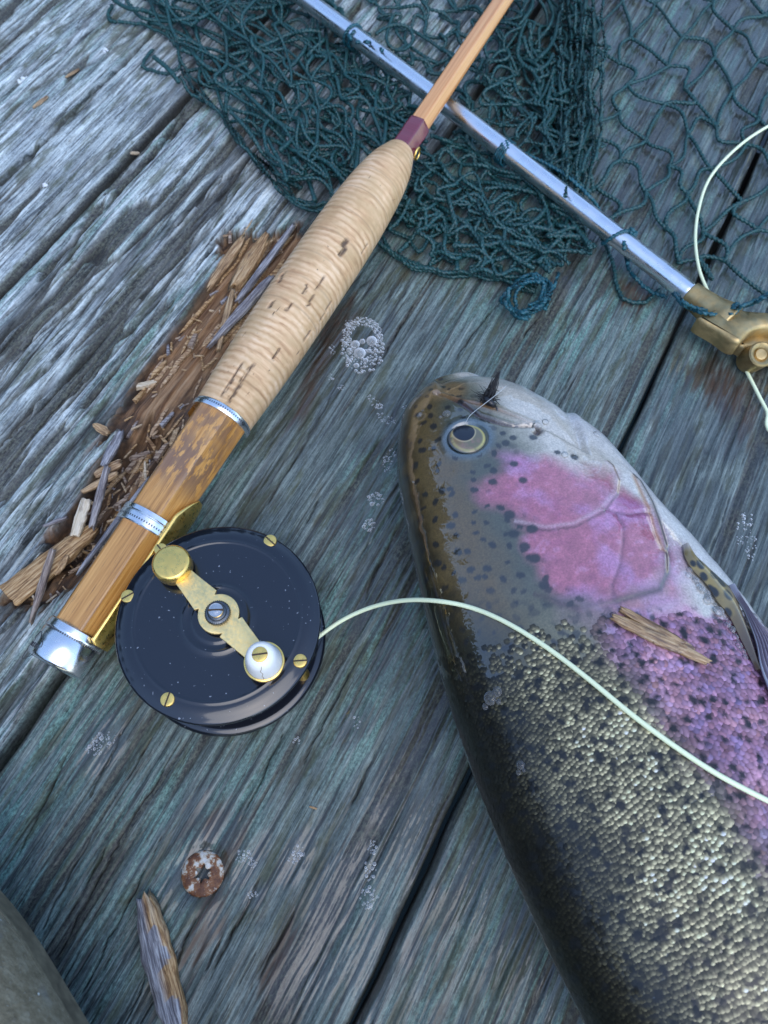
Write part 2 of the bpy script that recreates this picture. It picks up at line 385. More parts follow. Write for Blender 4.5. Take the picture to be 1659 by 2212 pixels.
BANDS = [(UV(q), w) for q, w in (([(415, 192), (300, 310), (225, 395), (100, 520), (-10, 632)], .0030), ([(440, 215), (400, 250), (360, 300)], .0036), ([(330, 330), (290, 365), (240, 410)], .0030),
    ([(300, 455), (250, 500), (190, 560)], .0042), ([(150, 610), (60, 690), (-10, 770)], .0030), ([(210, 450), (160, 520), (80, 590)], .0022), ([(180, 135), (140, 165)], .0034), ([(470, 440), (380, 540), (300, 640)], .0024),
    ([(260, 720), (150, 850), (40, 960)], .0026), ([(90, 395), (40, 450), (-10, 500)], .0026), ([(230, 560), (120, 660), (20, 780)], .0020), ([(360, 660), (270, 770), (190, 870)], .0018), ([(130, 930), (60, 1010), (0, 1080)], .0030))]
def make_plank(v0, v1, ud0, ud1, seed, dense, amp, ridge, pale, moss, wet0, lay_t=.30):
    step_u = .0016 if dense else .012
    u = np.concatenate([np.arange(-.9, ud0, .03), np.arange(ud0, ud1, step_u), np.arange(ud1, 1.6, .03)])
    nv = int((v1 - v0) / (.00038 if dense else .004))
    v = np.linspace(v0, v1, nv)
    v = np.concatenate([[v0 + .001], v, [v1 - .001]])
    U, Vv = np.meshgrid(u, v, indexing='ij')
    e = np.minimum(Vv - v0, v1 - Vv)                               # distance to the long edges
    wob = (fbm(U * 22, Vv * 0 + seed, seed + 1, 4) - .5)
    wu = Vv + wob * .003 + (fbm(U * 60, Vv * 40, seed + 2, 2) - .5) * .0004
    z = amp * (fbm(U * 34, wu * 950, seed, 4, .62) - .5) * .0016
    z += amp * (fbm(U * 7, wu * 240, seed + 3, 4) - .5) * .0028
    rg = 1 - np.abs(2 * fbm(U * 7, wu * 120 + seed, seed + 5, 3) - 1)
    z -= ridge * sstep(.80, .97, rg) * .0026
    pits = sstep(.62, .8, fbm(U * 35, wu * 400, seed + 8, 3)) * ridge
    z -= pits * .0012
    crk = sstep(.86, .98, rg) * ridge * .9 + pits * .35
    for c in CRACKS + HARD + (RIDGES1 if ridge > .5 else []):
        hard = any(c is h for h in HARD); rd = any(c is h for h in RIDGES1)
        if c[:, 1].max() < v0 - .01 or c[:, 1].min() > v1 + .01: continue
        d = seg_dist(U, Vv + (noise(U * 260, U * 0 + seed, 4) - .5) * .0009, c)
        o = np.argsort(c[:, 0]); tt = np.interp(U, [c[:, 0].min(), c[:, 0].mean(), c[:, 0].max()], [0.25, 1, .25]) if not hard else 1
        w = (.0022 if hard else .0015 if rd else .00042) * (.6 + .8 * noise(U * 120, Vv * 0, 6)) * tt
        k = 1 - sstep(.35, 1.0, d / w)
        z -= k * (.006 if hard else .0028 if rd else .0020); crk = np.maximum(crk, k * (.9 if not rd else .75))
        if rd: z += (1 - sstep(.0005, .004, d)) * .0006
    # storm-worn layers: pale crusted ridges standing over dark mossy troughs, with torn ends
    lay = fbm(U * 5.5 + (noise(U * 0 + 3, Vv * 420, seed + 61) - .5) * .9, wu * 105 + seed * 3, seed + 60, 3, .55) + .16 * (noise(U * 38, Vv * 950, seed + 62) - .5)
    low = sstep(lay_t + .035, lay_t - .02, lay)
    for bp, bw in BANDS:
        c = bp
        if c[:, 1].max() < v0 - .01 or c[:, 1].min() > v1 + .01 or ridge < .4: continue
        d = seg_dist(U + (noise(U * 0 + 3, Vv * 600, 63) - .5) * .01, Vv + (fbm(U * 50, Vv * 300, 64, 3) - .5) * .003, c); low = np.maximum(low, sstep(bw * 1.15, bw * .75, d))
    low = np.where(e < .002, np.maximum(low, .5), low)
    z -= low * (.0022 * min(1, ridge + .1)); z += low * ridge * (fbm(U * 110, Vv * 900, seed + 66, 3) - .5) * .0010
    # random fine checks along the grain
    fc = 1 - np.abs(2 * fbm(U * 11 + 5, (Vv + wob * .004) * 330, seed + 21, 2) - 1)
    k = sstep(.955, .995, fc) * sstep(.5, .65, noise(U * 25, Vv * 60, seed + 4))
    z -= k * .0007; crk = np.maximum(crk, k * .7)
    # rotten hollow
    rot = np.zeros_like(U); deep = np.zeros_like(U); shf = np.zeros_like(U)
    if v0 < .21 < v1:
        jag = (noise(U * 0 + 1, Vv * 900, 31) - .5) * .010 + (noise(U * 90, Vv * 200, 32) - .5) * .003
        sd = sdist(U + jag, Vv + (noise(U * 80, Vv * 300, 33) - .5) * .0016, ROT)
        rot = sstep(-.0012, .0012, sd)
        dp = sstep(-.004, .004, sdist(U + jag * .5, Vv, ROT_DEEP))
        sh = sstep(-.003, .006, sdist(U, Vv, SHELF))
        floor = .0068 + .0085 * dp - .0025 * sh
        fib = (fbm(U * 13, Vv * 520, 41, 4, .6) - .5) * .0062 + (fbm(U * 70, Vv * 260, 42, 3) - .5) * .0026
        z = z * (1 - rot) + rot * (-floor * sstep(0, .0014, sd) + fib)
        crk = crk * (1 - rot) + rot * sstep(.002, -.0025, fib) * .55
        deep = dp * rot; shf = sh * rot * (1 - dp); crk = np.maximum(crk, deep * .35)
    # dished seat of the deck screw
    sc = UV([(437, 1887)])[0]; ds = np.hypot(U - sc[0], Vv - sc[1])
    z -= .0013 * (1 - sstep(.0062, .0105, ds)); crk = np.maximum(crk, .6 * (1 - sstep(.0068, .0085, ds)))
    for kx_, ky_, kr in ((1522, 988, .0045), (560, 1985, .0016), (1190, 500, .003)):
        kq = UV([(kx_, ky_)])[0]; dk_ = np.hypot((U - kq[0]) * .55, Vv - kq[1]) + (fbm(U * 300, Vv * 300, 77, 3) - .5) * .0018
        crk = np.maximum(crk, .62 * sstep(kr, kr * .5, dk_) * (.6 + .4 * np.sin(dk_ * 5200))); z -= .0006 * sstep(kr, kr * .5, dk_)
    # rounded long edges
    edge = .0018 * (1.2 + .8 * noise(U * 40, Vv * 0, seed + 7))
    q = np.clip(1 - e / edge, 0, 1); z -= (1 - np.sqrt(np.maximum(0, 1 - q * q))) * edge * .9
    Vo = Vv + np.where(e < .004, (fbm(U * 30, Vv * 0, seed + 9, 3) - .5) * .0018, 0)
    z[:, 0] = z[:, -1] = -.036
    crk = np.maximum(crk, sstep(.0016, 0, e) * .7)
    wet = np.full_like(U, wet0)
    for w in WET_SHADE:
        wet = np.maximum(wet, sstep(-.010, .006, sdist(U + (noise(U * 60, Vv * 200, 51) - .5) * .02, Vv + (noise(U * 40, Vv * 120, 52) - .5) * .012, w)))
    for wx_, wy_, wr_ in WETC:
        q = UV([(wx_, wy_), (wx_ + wr_, wy_)]); rr_ = np.hypot(*(q[1] - q[0])); dd = np.hypot((U - q[0, 0]) * .6, Vv - q[0, 1]) + (fbm(U * 90, Vv * 200, 55, 3) - .5) * rr_ * .9
        wet = np.maximum(wet, sstep(rr_ * 1.5, rr_ * .9, dd))
    wet *= .35 + .65 * sstep(.33, .5, fbm(U * 60, Vv * 160, 53, 3))
    wet *= (1 - rot)
    stain = np.zeros_like(U)
    for w in STAINS:
        stain = np.maximum(stain, sstep(-.003, .002, sdist(U + (noise(U * 0, Vv * 700, 54) - .5) * .014, Vv, w)))
    pal = np.full_like(U, pale) * (.75 + .5 * fbm(U * 8, Vv * 30, seed + 12, 3))
    mo = moss * sstep(.3, .6, fbm(U * 10 + 3, Vv * 28, seed + 13, 3))
    V = np.stack([U, Vo, z], -1)
    o = grid_obj('plank', V, WOOD, deck, at=dict(low=low * (1 - rot), shelf=shf, rot=rot, wet=wet, stain=stain, crk=np.clip(crk, 0, 1), pale=np.clip(pal, 0, 1), moss=np.clip(mo, 0, 1)))
    return o, (u, v, z)
deck = empty('deck', M=DECK_M); tag(deck, kind='structure')
PL = {}
PL[2] = make_plank(.0009, .1402, -.19, .45, 21, True, .6, .15, .20, 1.0, .15, .33)
PL[1] = make_plank(.1432, .2712, -.14, .36, 33, True, 1.25, .85, .95, .85, .0, .37)
PL[0] = make_plank(.2738, .4120, -.02, .33, 45, True, 1.1, .55, 1.0, .45, .0, .34)
PL[3] = make_plank(-.1400, -.0008, -.16, .46, 57, True, .6, .2, .22, .7, .55, .33)
make_plank(.4150, .5530, -.2, .4, 61, False, .5, .3, .6, .4, 0)
make_plank(-.2814, -.1430, -.2, .4, 67, False, .5, .3, .4, .4, .2)
mb = MB()
for uu in (-.30, .30, .90):
    prism(mb, [(uu, -.75), (uu + .045, -.75), (uu + .045, .95), (uu, .95)], -.18, -.0365)
mb.build('joist', simple('joist_wood', (.05, .045, .04), .8, var=.3), deck, smooth=False)
_PG = {}
def deck_z(x, y):
    """height of the plank surface under a world point"""
    q = np.array([x, y]) - DECK_O; uu, vv = q @ A_, q @ L_
    for o, (u, v, z) in PL.values():
        if v[1] <= vv <= v[-2]:
            i = min(max(np.searchsorted(u, uu), 1), len(u) - 2); j = min(max(np.searchsorted(v[1:-1], vv) + 1, 2), len(v) - 3)
            return float(z[i - 1:i + 2, j - 1:j + 2].max())
    return 0.0

# ================================================================== metals and other shared materials
def metal(name, col, rough, var=.25, vs=250, bump=.15):
    t = NT(name); f = t.noise((vs,) * 3, 5)
    t.l(t.ramp(f, [(.3, tuple(c * (1 - var) for c in col)), (.7, col)]), 'Base Color'); t.l(1.0, 'Metallic')
    t.l(t.ramp(t.noise((vs * 2.3,) * 3, 4), [(.3, rough * .7), (.7, min(1, rough * 1.5))]), 'Roughness')
    t.l(t.bump(t.noise((vs * 6,) * 3, 3), bump, .0002), 'Normal'); return t.m
BRASS = metal('gilt_brass', (1.0, .68, .20), .30, .08, 300, .03)
BRASS_SATIN = metal('satin_brass', (1.0, .76, .34), .46, .10, 500, .12)
BRASS_OLD = metal('old_brass', (.58, .43, .21), .48, .45, 130, .3)
SILVER = metal('nickel_silver', (.80, .82, .84), .22, .06, 120, .0)
STEEL_DK = metal('dark_steel', (.16, .17, .18), .35, .3, 600, .3)
STEEL = metal('screw_steel', (.72, .68, .64), .2, .2, 600, .1)
INK = simple('engraving', (.03, .03, .035), .6)
SLOT = simple('slot_dark', (.05, .03, .015), .7)  # dark brown strip drawn for the screw slots

# ================================================================== the fly rod
ROD0 = P(117, 1440, .0128); ROD1 = P(1113, -40, .0325)
ROD_M = basis(ROD0, ROD1 - ROD0); ROD_I = ROD_M.inverted()
def rod_x(px, py):
    """distance along the rod's axis seen at this point of the photograph"""
    d1 = (ROD1 - ROD0).normalized(); d2 = ray(px, py).normalized(); w = ROD0 - CAMV
    b = d1.dot(d2); return (b * d2.dot(w) - d1.dot(w)) / (1 - b * b)
rod = empty('fly_rod', M=ROD_M)
tag(rod, 'split bamboo fly rod with a cork grip lying across the deck', 'fishing rod')
XA = {k: rod_x(*p) for k, p in dict(cap=(175, 1362), ring=(309, 1128), chk=(481, 906), c1=(484, 900), c2=(560, 790), c3=(655, 650), c4=(752, 508), c5=(810, 422), c6=(846, 368), c7=(868, 334), wr=(908, 277), end=(1113, -40)).items()}

def seat_mat():
    t = NT('oak_reel_seat')
    g = t.noise((30, 900, 900), 5, .6); b = t.noise((14, 240, 240), 4, .6, (2, 0, 0), .8)
    c = t.ramp(t.math('ADD', t.math('MULTIPLY', g, .55), t.math('MULTIPLY', b, .45)), [(.30, (.13, .052, .012)), (.45, (.44, .205, .045)), (.62, (.62, .33, .095)), (.8, (.70, .42, .15))])
    pores = t.ramp(t.noise((60, 2600, 2600), 3, .7, (5, 0, 0)), [(.30, 1.), (.40, 0.)])
    c = t.mix(t.math('MULTIPLY', pores, .75), c, (.07, .03, .012))
    bl = t.math('MULTIPLY', t.attr('blot'), t.ramp(t.noise((120, 320, 320), 4, .6, (1, 2, 0)), [(.44, 0.), (.50, 1.)]))
    c = t.mix(t.math('MULTIPLY', bl, .75), c, (.13, .075, .055))
    t.l(c, 'Base Color'); t.l(.38, 'Roughness'); t.l(.8, 'Coat Weight'); t.b.inputs['Coat Roughness'].default_value = .16
    t.l(t.bump(g, .25, .0003), 'Normal'); return t.m
def hexr(th, rnd=.10):
    q = (th % (np.pi / 3)) - np.pi / 6; return (1 - rnd) * (math.cos(np.pi / 6) / np.cos(q)) + rnd * .955
def axial(xs, rad, m=72, hexa=None):
    th = np.linspace(0, 2 * np.pi, m, endpoint=False)
    xs = np.asarray(xs); rad = np.asarray(rad)
    rr = rad[:, None] * (hexr(th + (np.pi / 6 if hexa == 'v' else 0))[None, :] / .955 if hexa else 1)
    rr = np.broadcast_to(rr, (len(xs), m))
    return np.stack([np.broadcast_to(xs[:, None], rr.shape), rr * np.cos(th), rr * np.sin(th)], -1), th
xs = np.linspace(XA['cap'] - .003, XA['chk'], 160)
V, th = axial(xs, np.interp(xs, [xs[0], xs[-1]], [.0094, .0107]), 96, 'f')
xb = rod_x(398, 1003); xb2 = rod_x(470, 940)
blot = np.maximum(sstep(.017, .004, np.abs(xs - xb)), .8 * sstep(.008, .002, np.abs(xs - xb2)))[:, None] * np.ones((1, 96)) * sstep(-.2, .4, np.sin(th))[None]
seat = grid_obj('reel_seat', V, seat_mat(), rod, True, dict(blot=blot))
# the hood mortised into the top of the seat, open towards the butt on the reel's side
th2 = np.linspace(R(-75), R(38), 40) - R(90) + R(60)
hx = np.linspace(rod_x(506, 962), XA['chk'] + .0003, 24); TH, HX = np.meshgrid(th2, hx)
hr = .0109 + .0011 * sstep(hx[0], hx[0] + .0012, HX); lip = HX + .0025 * np.cos((TH - th2.mean()) * 1.3)
hood = np.stack([np.minimum(lip, XA['chk']), hr * np.cos(TH), hr * np.sin(TH)], -1)
inn = hood[:1].copy(); inn[..., 1:] *= .86
grid_obj('seat_hood', np.concatenate([inn, hood]), seat.data.materials[0], rod)

def ring_lathe(name, prof, mat, seg=72):
    """prof (x along the rod, radius)"""
    mb = MB(); M = Matrix(((0, 0, 1, 0), (1, 0, 0, 0), (0, 1, 0, 0), (0, 0, 0, 1)))
    lathe(mb, [(r, x) for x, r in prof], seg, M); return mb.build(name, mat, rod, sharp=35)
def bead_band(x, r, n, w, parent):
    mb = MB()
    for k in range(n):
        a = 2 * math.pi * k / n; M = Matrix.Rotation(a, 4, 'X') @ Matrix.Translation((x, 0, r))
        s = math.pi * r / n * .62
        v = np.array([[-w, -s, -.0002], [w, -s, -.0002], [w, s, -.0002], [-w, s, -.0002], [-w * .8, -s * .8, .00012], [w * .8, -s * .8, .00012], [w * .8, s * .8, .00012], [-w * .8, s * .8, .00012]])
        v = v @ np.array(M)[:3, :3].T + np.array(M)[:3, 3]
        mb.add(v, [(0, 1, 5, 4), (1, 2, 6, 5), (2, 3, 7, 6), (3, 0, 4, 7), (4, 5, 6, 7)])
    return tag(mb.build('beaded_edge', STEEL_DK, parent, smooth=False), kind='stuff')
xc = XA['cap']
cap = ring_lathe('butt_cap', [(0, .0003), (0, .0088), (.0005, .0098), (.0015, .0104), (xc - .0042, .0104), (xc - .0036, .0100), (xc - .0030, .0104), (xc - .0024, .0104), (xc - .0005, .0102), (xc, .0096), (xc, .0085)], SILVER)
bead_band(xc - .0036, .01015, 72, .0004, cap)
xr = XA['ring']
ring = ring_lathe('slide_band', [(xr - .0032, .0098), (xr - .0032, .0110), (xr - .0028, .0113), (xr + .0006, .0113), (xr + .0010, .0110), (xr + .0014, .0113), (xr + .0030, .0112), (xr + .0032, .0108), (xr + .0032, .0098)], SILVER)
bead_band(xr - .0012, .0112, 72, .00045, ring)
xk = XA['chk']
chk = ring_lathe('winding_check', [(xk - .0014, .0105), (xk - .0014, .0118), (xk - .0008, .0121), (xk + .0010, .0121), (xk + .0016, .0117), (xk + .0016, .0100)], SILVER)
bead_band(xk + .0002, .0120, 80, .0004, chk)
# stamped cartouche and letters on the butt cap, read round the barrel
def on_cap(pts, w, mb, r=.01045):
    th, x = np.array(pts, float).T; q = smooth_path(np.column_stack([th, x]), len(pts) * 3) if len(pts) > 2 else np.array(pts, float)
    tube(mb, np.column_stack([q[:, 1], r * np.cos(q[:, 0]), r * np.sin(q[:, 0])]), w, 5)
mb = MB(); HX0 = xc - .0138
def stroke(*pts, w=.00011):
    # x runs clockwise round the barrel (towards the reel), y towards the tip, millimetres
    a0 = R(60); on_cap([(a0 - x * .001 / .0104, HX0 + y * .001) for x, y in pts], w, mb)
s_ = .001
for seq in ([(-2.6, 3.2), (-2.2, 4.6), (-1.1, 5.1), (-.9, 5.7), (.4, 5.9), (1.2, 6.9), (2.6, 7.3), (3.8, 6.8), (4.4, 5.8), (5.8, 5.6), (6.1, 4.8), (7.2, 4.5), (7.5, 3.2)],
            [(-2.6, 3.2), (-1.8, 2.6), (-1.9, 1.4), (-1.2, 1.1), (-1.2, -.2), (-.4, -1.2), (.8, -1.5), (.9, -2.4), (2.6, -2.8), (4.2, -2.4), (4.4, -1.5), (5.6, -1.1), (6.3, 0), (6.2, 1.2), (6.9, 1.5), (6.8, 2.6), (7.5, 3.2)]):
    stroke(*seq)
def glyphs(txt, x, y, h):
    G = {'H': [[(0, 0), (0, 1)], [(.6, 0), (.6, 1)], [(0, .5), (.6, .5)]], 'L': [[(0, 1), (0, 0)], [(0, 0), (.5, 0)]], '.': [[(0, 0), (.04, .06)]], 'E': [[(0, 0), (0, 1)], [(0, 0), (.5, 0)], [(0, .5), (.4, .5)], [(0, 1), (.5, 1)]],
         'O': [[(.3, 0), (0, .5), (.3, 1), (.6, .5), (.3, 0)]], 'N': [[(0, 0), (0, 1)], [(0, 1), (.6, 0)], [(.6, 0), (.6, 1)]]}
    for ch in txt:
        for sg in G[ch]: stroke(*[(x + a * h, y + b * h) for a, b in sg], w=.00013)
        x += h * (.42 if ch == '.' else .9 if ch in 'HNO' else .8)
glyphs('H.L.', -.6, 2.1, 1.5); glyphs('LEON', 4.2 - 1.6, 2.1, 1.2)
mb.build('stamped_lettering', INK, cap)

def cork_mat():
    t = NT('cork')
    # growth lines run round the grip, waving
    wv = t.n('TexWave', wave_type='BANDS', bands_direction='X', wave_profile='SIN'); t.l(t.coord((1, 1, 1)), wv.inputs[0])
    wv.inputs['Scale'].default_value = 105; wv.inputs['Distortion'].default_value = 5.0; wv.inputs['Detail'].default_value = 3; wv.inputs['Detail Scale'].default_value = .9; wv.inputs['Detail Roughness'].default_value = .6
    n1 = t.noise((420, 60, 60), 4, .6, (0, 0, 0), 1.2); n2 = t.noise((130, 130, 130), 4)
    wm = t.math('MULTIPLY', wv.outputs['Fac'], t.ramp(t.noise((60, 90, 90), 3, .5, (9, 9, 2)), [(.35, .04), (.65, .34)]))
    c = t.ramp(t.math('ADD', wm, t.math('MULTIPLY', n1, .58)), [(.20, (.40, .215, .10)), (.30, (.58, .355, .18)), (.42, (.70, .465, .26)), (.58, (.77, .54, .33)), (.75, (.82, .61, .41))])
    c = t.mix(t.ramp(n2, [(.42, 0.), (.68, .6)]), c, (.50, .335, .165)); c = t.mix(t.ramp(t.noise((45, 70, 70), 4, .6, (6, 2, 2)), [(.50, 0.), (.68, .5)]), c, (.42, .26, .11))
    pit = t.ramp(t.noise((90, 420, 420), 3, .65, (3, 8, 1), .4), [(.70, 0.), (.74, 1.)])
    pit2 = t.ramp(t.noise((500, 700, 700), 2, .5), [(.73, 0.), (.78, .6)])
    pm = t.math('MAXIMUM', pit, pit2)
    sm = t.math('MULTIPLY', t.attr('pit'), t.ramp(t.noise((150, 900, 900), 3), [(.35, .2), (.5, 1.)]))
    pm = t.math('MAXIMUM', pm, sm)
    c = t.mix(t.math('MULTIPLY', pm, .9), c, (.05, .026, .016))
    jt = t.attr('joint'); c = t.mix(t.math('MULTIPLY', jt, .45), c, (.22, .12, .05))
    t.l(c, 'Base Color'); t.l(.62, 'Roughness'); t.l(.12, 'Coat Weight'); t.b.inputs['Coat Roughness'].default_value = .3
    b = t.bump(pm, .8, -.0006); t.l(t.bump(n1, .10, .0002, b), 'Normal'); return t.m
ck = [('chk', .0112), ('c1', .0116), ('c2', .0129), ('c3', .0136), ('c4', .0134), ('c5', .0122), ('c6', .0100), ('c7', .0068)]
kx = np.array([XA[k] for k, _ in ck]); kx[0] += .0008
pr = smooth_path(np.column_stack([kx, [r for _, r in ck]]), 330); pr[:, 0] = np.maximum.accumulate(pr[:, 0])
pr = np.vstack([pr, [pr[-1, 0] + .0012, .0060], [pr[-1, 0] + .0014, .0048]])
V, th = axial(pr[:, 0], pr[:, 1], 128)
X2 = V[..., 0]; T2 = np.broadcast_to(th, X2.shape)
V[..., 1:] *= (1 + .004 * (fbm(X2 * 120, T2 * 3, 3, 3) - .5) + .008 * (noise(X2 * 30, np.cos(T2) * 2 + 4, 8) - .5))[..., None]
ju = (X2 - kx[0]) / .0125; jt = sstep(.035, .0, np.abs(ju - np.round(ju)))
pit = np.zeros_like(X2)
for (px, py, ln, wd) in [(500, 845, .016, .0005), (516, 856, .020, .0007), (740, 590, .006, .0009), (742, 571, .005, .0010), (650, 742, .006, .0005), (690, 655, .008, .0004), (610, 625, .006, .0008), (708, 700, .010, .0004),
                         (655, 665, .005, .0004), (668, 690, .007, .0004), (620, 700, .005, .0005), (588, 690, .004, .0005), (775, 560, .006, .0004), (600, 800, .006, .0004)]:
    x0 = rod_x(px, py); q = ROD_I @ (P(px, py, .026)); a0 = math.atan2(.0125, q.y) if abs(q.y) < .012 else math.atan2(.004, q.y)
    da = np.arctan2(np.sin(T2 - a0), np.cos(T2 - a0)) * .0125 + (fbm(X2 * 400, T2 * 0, 12, 2) - .5) * .0012
    pit = np.maximum(pit, sstep(1.1, .5, np.abs(da) / wd * 1.0) * sstep(ln * .55, ln * .4, np.abs(X2 - x0)))
V[..., 1:] *= (1 - .045 * pit - .006 * jt)[..., None]
grid_obj('cork_grip', V, cork_mat(), rod, True, dict(joint=jt, pit=pit))

def cane_mat():
    t = NT('varnished_cane')
    f = t.noise((16, 1100, 1100), 4, .55)
    c = t.ramp(f, [(.3, (.46, .185, .05)), (.5, (.63, .29, .095)), (.7, (.73, .39, .155))])
    c = t.mix(t.ramp(t.noise((4, 9, 9), 2), [(.4, 0.), (.7, .3)]), c, (.40, .17, .04))
    t.l(c, 'Base Color'); t.l(.3, 'Roughness'); t.l(1.0, 'Coat Weight'); t.b.inputs['Coat Roughness'].default_value = .08
    return t.m
xs = np.linspace(XA['c7'] - .001, XA['end'] + .9, 220)
V, th = axial(xs, np.interp(xs, [xs[0], XA['end'], xs[-1]], [.0052, .0046, .0026]), 48, 'f')
grid_obj('cane_blank', V, cane_mat(), rod, True)
t = NT('claret_silk'); t.l(t.ramp(t.noise((2400, 8, 8), 2), [(.3, (.10, .012, .022)), (.7, (.20, .03, .05))]), 'Base Color'); t.l(.35, 'Roughness'); t.l(.9, 'Coat Weight'); t.b.inputs['Coat Roughness'].default_value = .12
wx = np.linspace(XA['c7'] - .0005, XA['wr'], 40)
V, th = axial(wx, .0059 - .0004 * sstep(wx[-4], wx[-1], wx) + .0003 * sstep(wx[8], wx[0], wx) + .00008 * np.sin(wx * 14000), 48, 'f')
grid_obj('silk_wrap', V, t.m, rod, True)
mb = MB(); q = ROD_I @ P(893, 353, .020); a = np.linspace(0, 2 * np.pi, 25)
tube(mb, np.column_stack([q.x + .0024 * np.cos(a), np.full(25, -.0072), .0 + .0026 * np.sin(a)]), .0005, 8, caps=False)
mb.build('keeper_ring', BRASS, rod)

# ================================================================== the reel
RZ = .0275
rc = P(469, 1337, RZ); RR = (P(692, 1337, RZ) - P(246, 1337, RZ)).x / 2
reel = empty('fly_reel', (rc.x, rc.y, .0012))
tag(reel, 'round black fly reel with brass crank and white knob', 'fishing reel')
ZT = RZ - .0012
def rl(px, py, z=RZ): p = P(px, py, z); return np.array([p.x - rc.x, p.y - rc.y])
t = NT('black_japanned')
sp = t.ramp(t.noise((900, 900, 900), 2, .4), [(.735, 0.), (.76, 1.)])
t.l(t.mix(t.math('MULTIPLY', sp, .55), (.004, .006, .012), (.40, .44, .50)), 'Base Color'); t.l(.32, 'Roughness'); t.b.inputs['Specular IOR Level'].default_value = .15; t.l(1., 'Coat Weight'); t.b.inputs['Coat Roughness'].default_value = .10; t.b.inputs['Coat IOR'].default_value = 1.6
t.l(t.bump(t.noise((500,) * 3, 3), .08, .0003), 'Normal')
BLACK = t.m
def frac(prof): return [(r * RR, z * .001) for r, z in prof]
mb = MB(); lathe(mb, [(r, z + ZT) for r, z in frac([(.001, -3.6), (.93, -3.6), (.985, -3.3), (1.0, -2.6), (1.0, -2.0), (.992, -1.65), (.975, -1.45), (.95, -1.05), (.92, -.55), (.88, -.16), (.845, 0), (.822, .05), (.812, .28), (.800, .30), (.790, .0), (.78, -.02), (.40, -.02), (.345, -.0), (.335, .34), (.322, .36), (.312, .08), (.27, .05), (.25, .08), (.24, .45), (.22, .5), (.001, .5)])], 160)
mb.build('front_plate', BLACK, reel, sharp=50)
mb = MB(); lathe(mb, frac([(.001, 0), (.90, 0), (.97, .3), (1.0, 1.0), (1.0, 2.6), (.985, 3.2), (.93, 3.5), (.001, 3.5)]), 160)
mb.build('back_plate', BLACK, reel, sharp=50)
mb = MB(); lathe(mb, frac([(.30, 3.5), (.86, 3.6), (.87, 4.2), (.30, 4.6), (.30, ZT * 1000 - 4.9), (.87, ZT * 1000 - 4.5), (.86, ZT * 1000 - 3.7), (.3, ZT * 1000 - 3.6)]), 96, cap=False)
mb.build('spool', BLACK, reel, sharp=50)
t = NT('wound_line'); t.l(t.ramp(t.noise((60, 60, 1600), 3), [(.35, (.30, .36, .22)), (.65, (.58, .66, .44))]), 'Base Color'); t.l(.5, 'Roughness')
mb = MB(); lathe(mb, frac([(.62, 4.5)] + [(.62 + (.012 if k % 2 else 0), 4.6 + k * .62) for k in range(int((ZT * 1000 - 9.4) / .62))] + [(.62, ZT * 1000 - 4.7)]), 96, cap=False)
mb.build('wound_line', t.m, reel)
def slotted(name, r, h, parent, mat, loc, ang, dome=.35, edge=None):
    mb = MB(); lathe(mb, [(r, -.0006), (r, h * .55), (r * .95, h * .85), (r * .8, h * (1 - dome * .1)), (r * .45, h), (.00005, h)], 32)
    o = mb.build(name, mat, parent, sharp=40); o.location = loc; o.rotation_euler = (0, 0, ang)
    mb = MB(); prism(mb, [(-r * .97, -r * .11), (r * .97, -r * .11), (r * .97, r * .11), (-r * .97, r * .11)], h * .5, h + .00007)
    mb.build('slot', SLOT, o, smooth=False); return o
for (px, py, an) in [(583, 1167, -42), (275, 1287, 32), (346, 1185, -50), (362, 1511, 76), (648, 1427, 4)]:
    q = rl(px, py); r = np.hypot(*q)
    fx = [f for f, z in [(0, 0)]]
    slotted('plate_screw', .00225, .0007, reel, BRASS, (q[0], q[1], ZT - .0002 - .0005 * max(0, (r / RR - .86) / .06)), R(an))
    if an != 32:
        mb = MB(); lathe(mb, [(.0016, .003), (.0023, .0032), (.0023, .0042), (.0015, .0055), (.0015, ZT - .006), (.0023, ZT - .0045), (.0023, ZT - .0035)], 20)
        k = .955; mb.build('pillar', BRASS, reel).location = (q[0] * k, q[1] * k, 0)
# crank
CZ = ZT + .0030
w = rl(374, 1222, RZ + .004); kn = rl(573, 1433, RZ + .003); ce = rl(472, 1327, RZ + .003)
def crank_outline():
    ax = kn - w; L = np.hypot(*ax); ax /= L; nx = np.array([-ax[1], ax[0]]); tc = (ce - w) @ ax; pts = []
    prof = [(0, .0030), (.003, .0032), (.007, .0035), (.012, .0041), (.0165, .0047)]
    rc_ = .0067
    half = [(s, h) for s, h in prof if s < tc - rc_ * .75]
    for a in np.linspace(150, 30, 13): half.append((tc + rc_ * math.cos(R(a)), rc_ * math.sin(R(a))))
    half += [(L - s, h) for s, h in prof[::-1] if L - s > tc + rc_ * .75]
    top = [w + ax * s + nx * h for s, h in half]; bot = [w + ax * s - nx * h for s, h in half[::-1]]
    return bot + top[::-1] if False else [*bot[::-1], *top[::-1]]
mb = MB(); prism(mb, crank_outline(), CZ - .0006, CZ + .0006, .0002)
mb.build('crank', BRASS_SATIN, reel, sharp=30)
mb = MB(); lathe(mb, [(.0035, ZT), (.0035, CZ)], 24); mb.build('crank_boss', BLACK, reel, sharp=40).location = (ce[0], ce[1], 0)
mb = MB(); lathe(mb, [(.0058, -.0012), (.0063, -.0008), (.0064, .0030), (.0062, .0040), (.0056, .0046), (.0052, .0047), (.00005, .0047)], 56)
mb.build('counterweight', BRASS, reel, sharp=50).location = (w[0], w[1], CZ)
mb = MB(); a = np.linspace(0, 2 * np.pi, 72, endpoint=False); rr = .0040 + .00022 * (np.arange(72) % 2)
prism(mb, np.column_stack([rr * np.cos(a), rr * np.sin(a)]), 0, .0018, .0006)
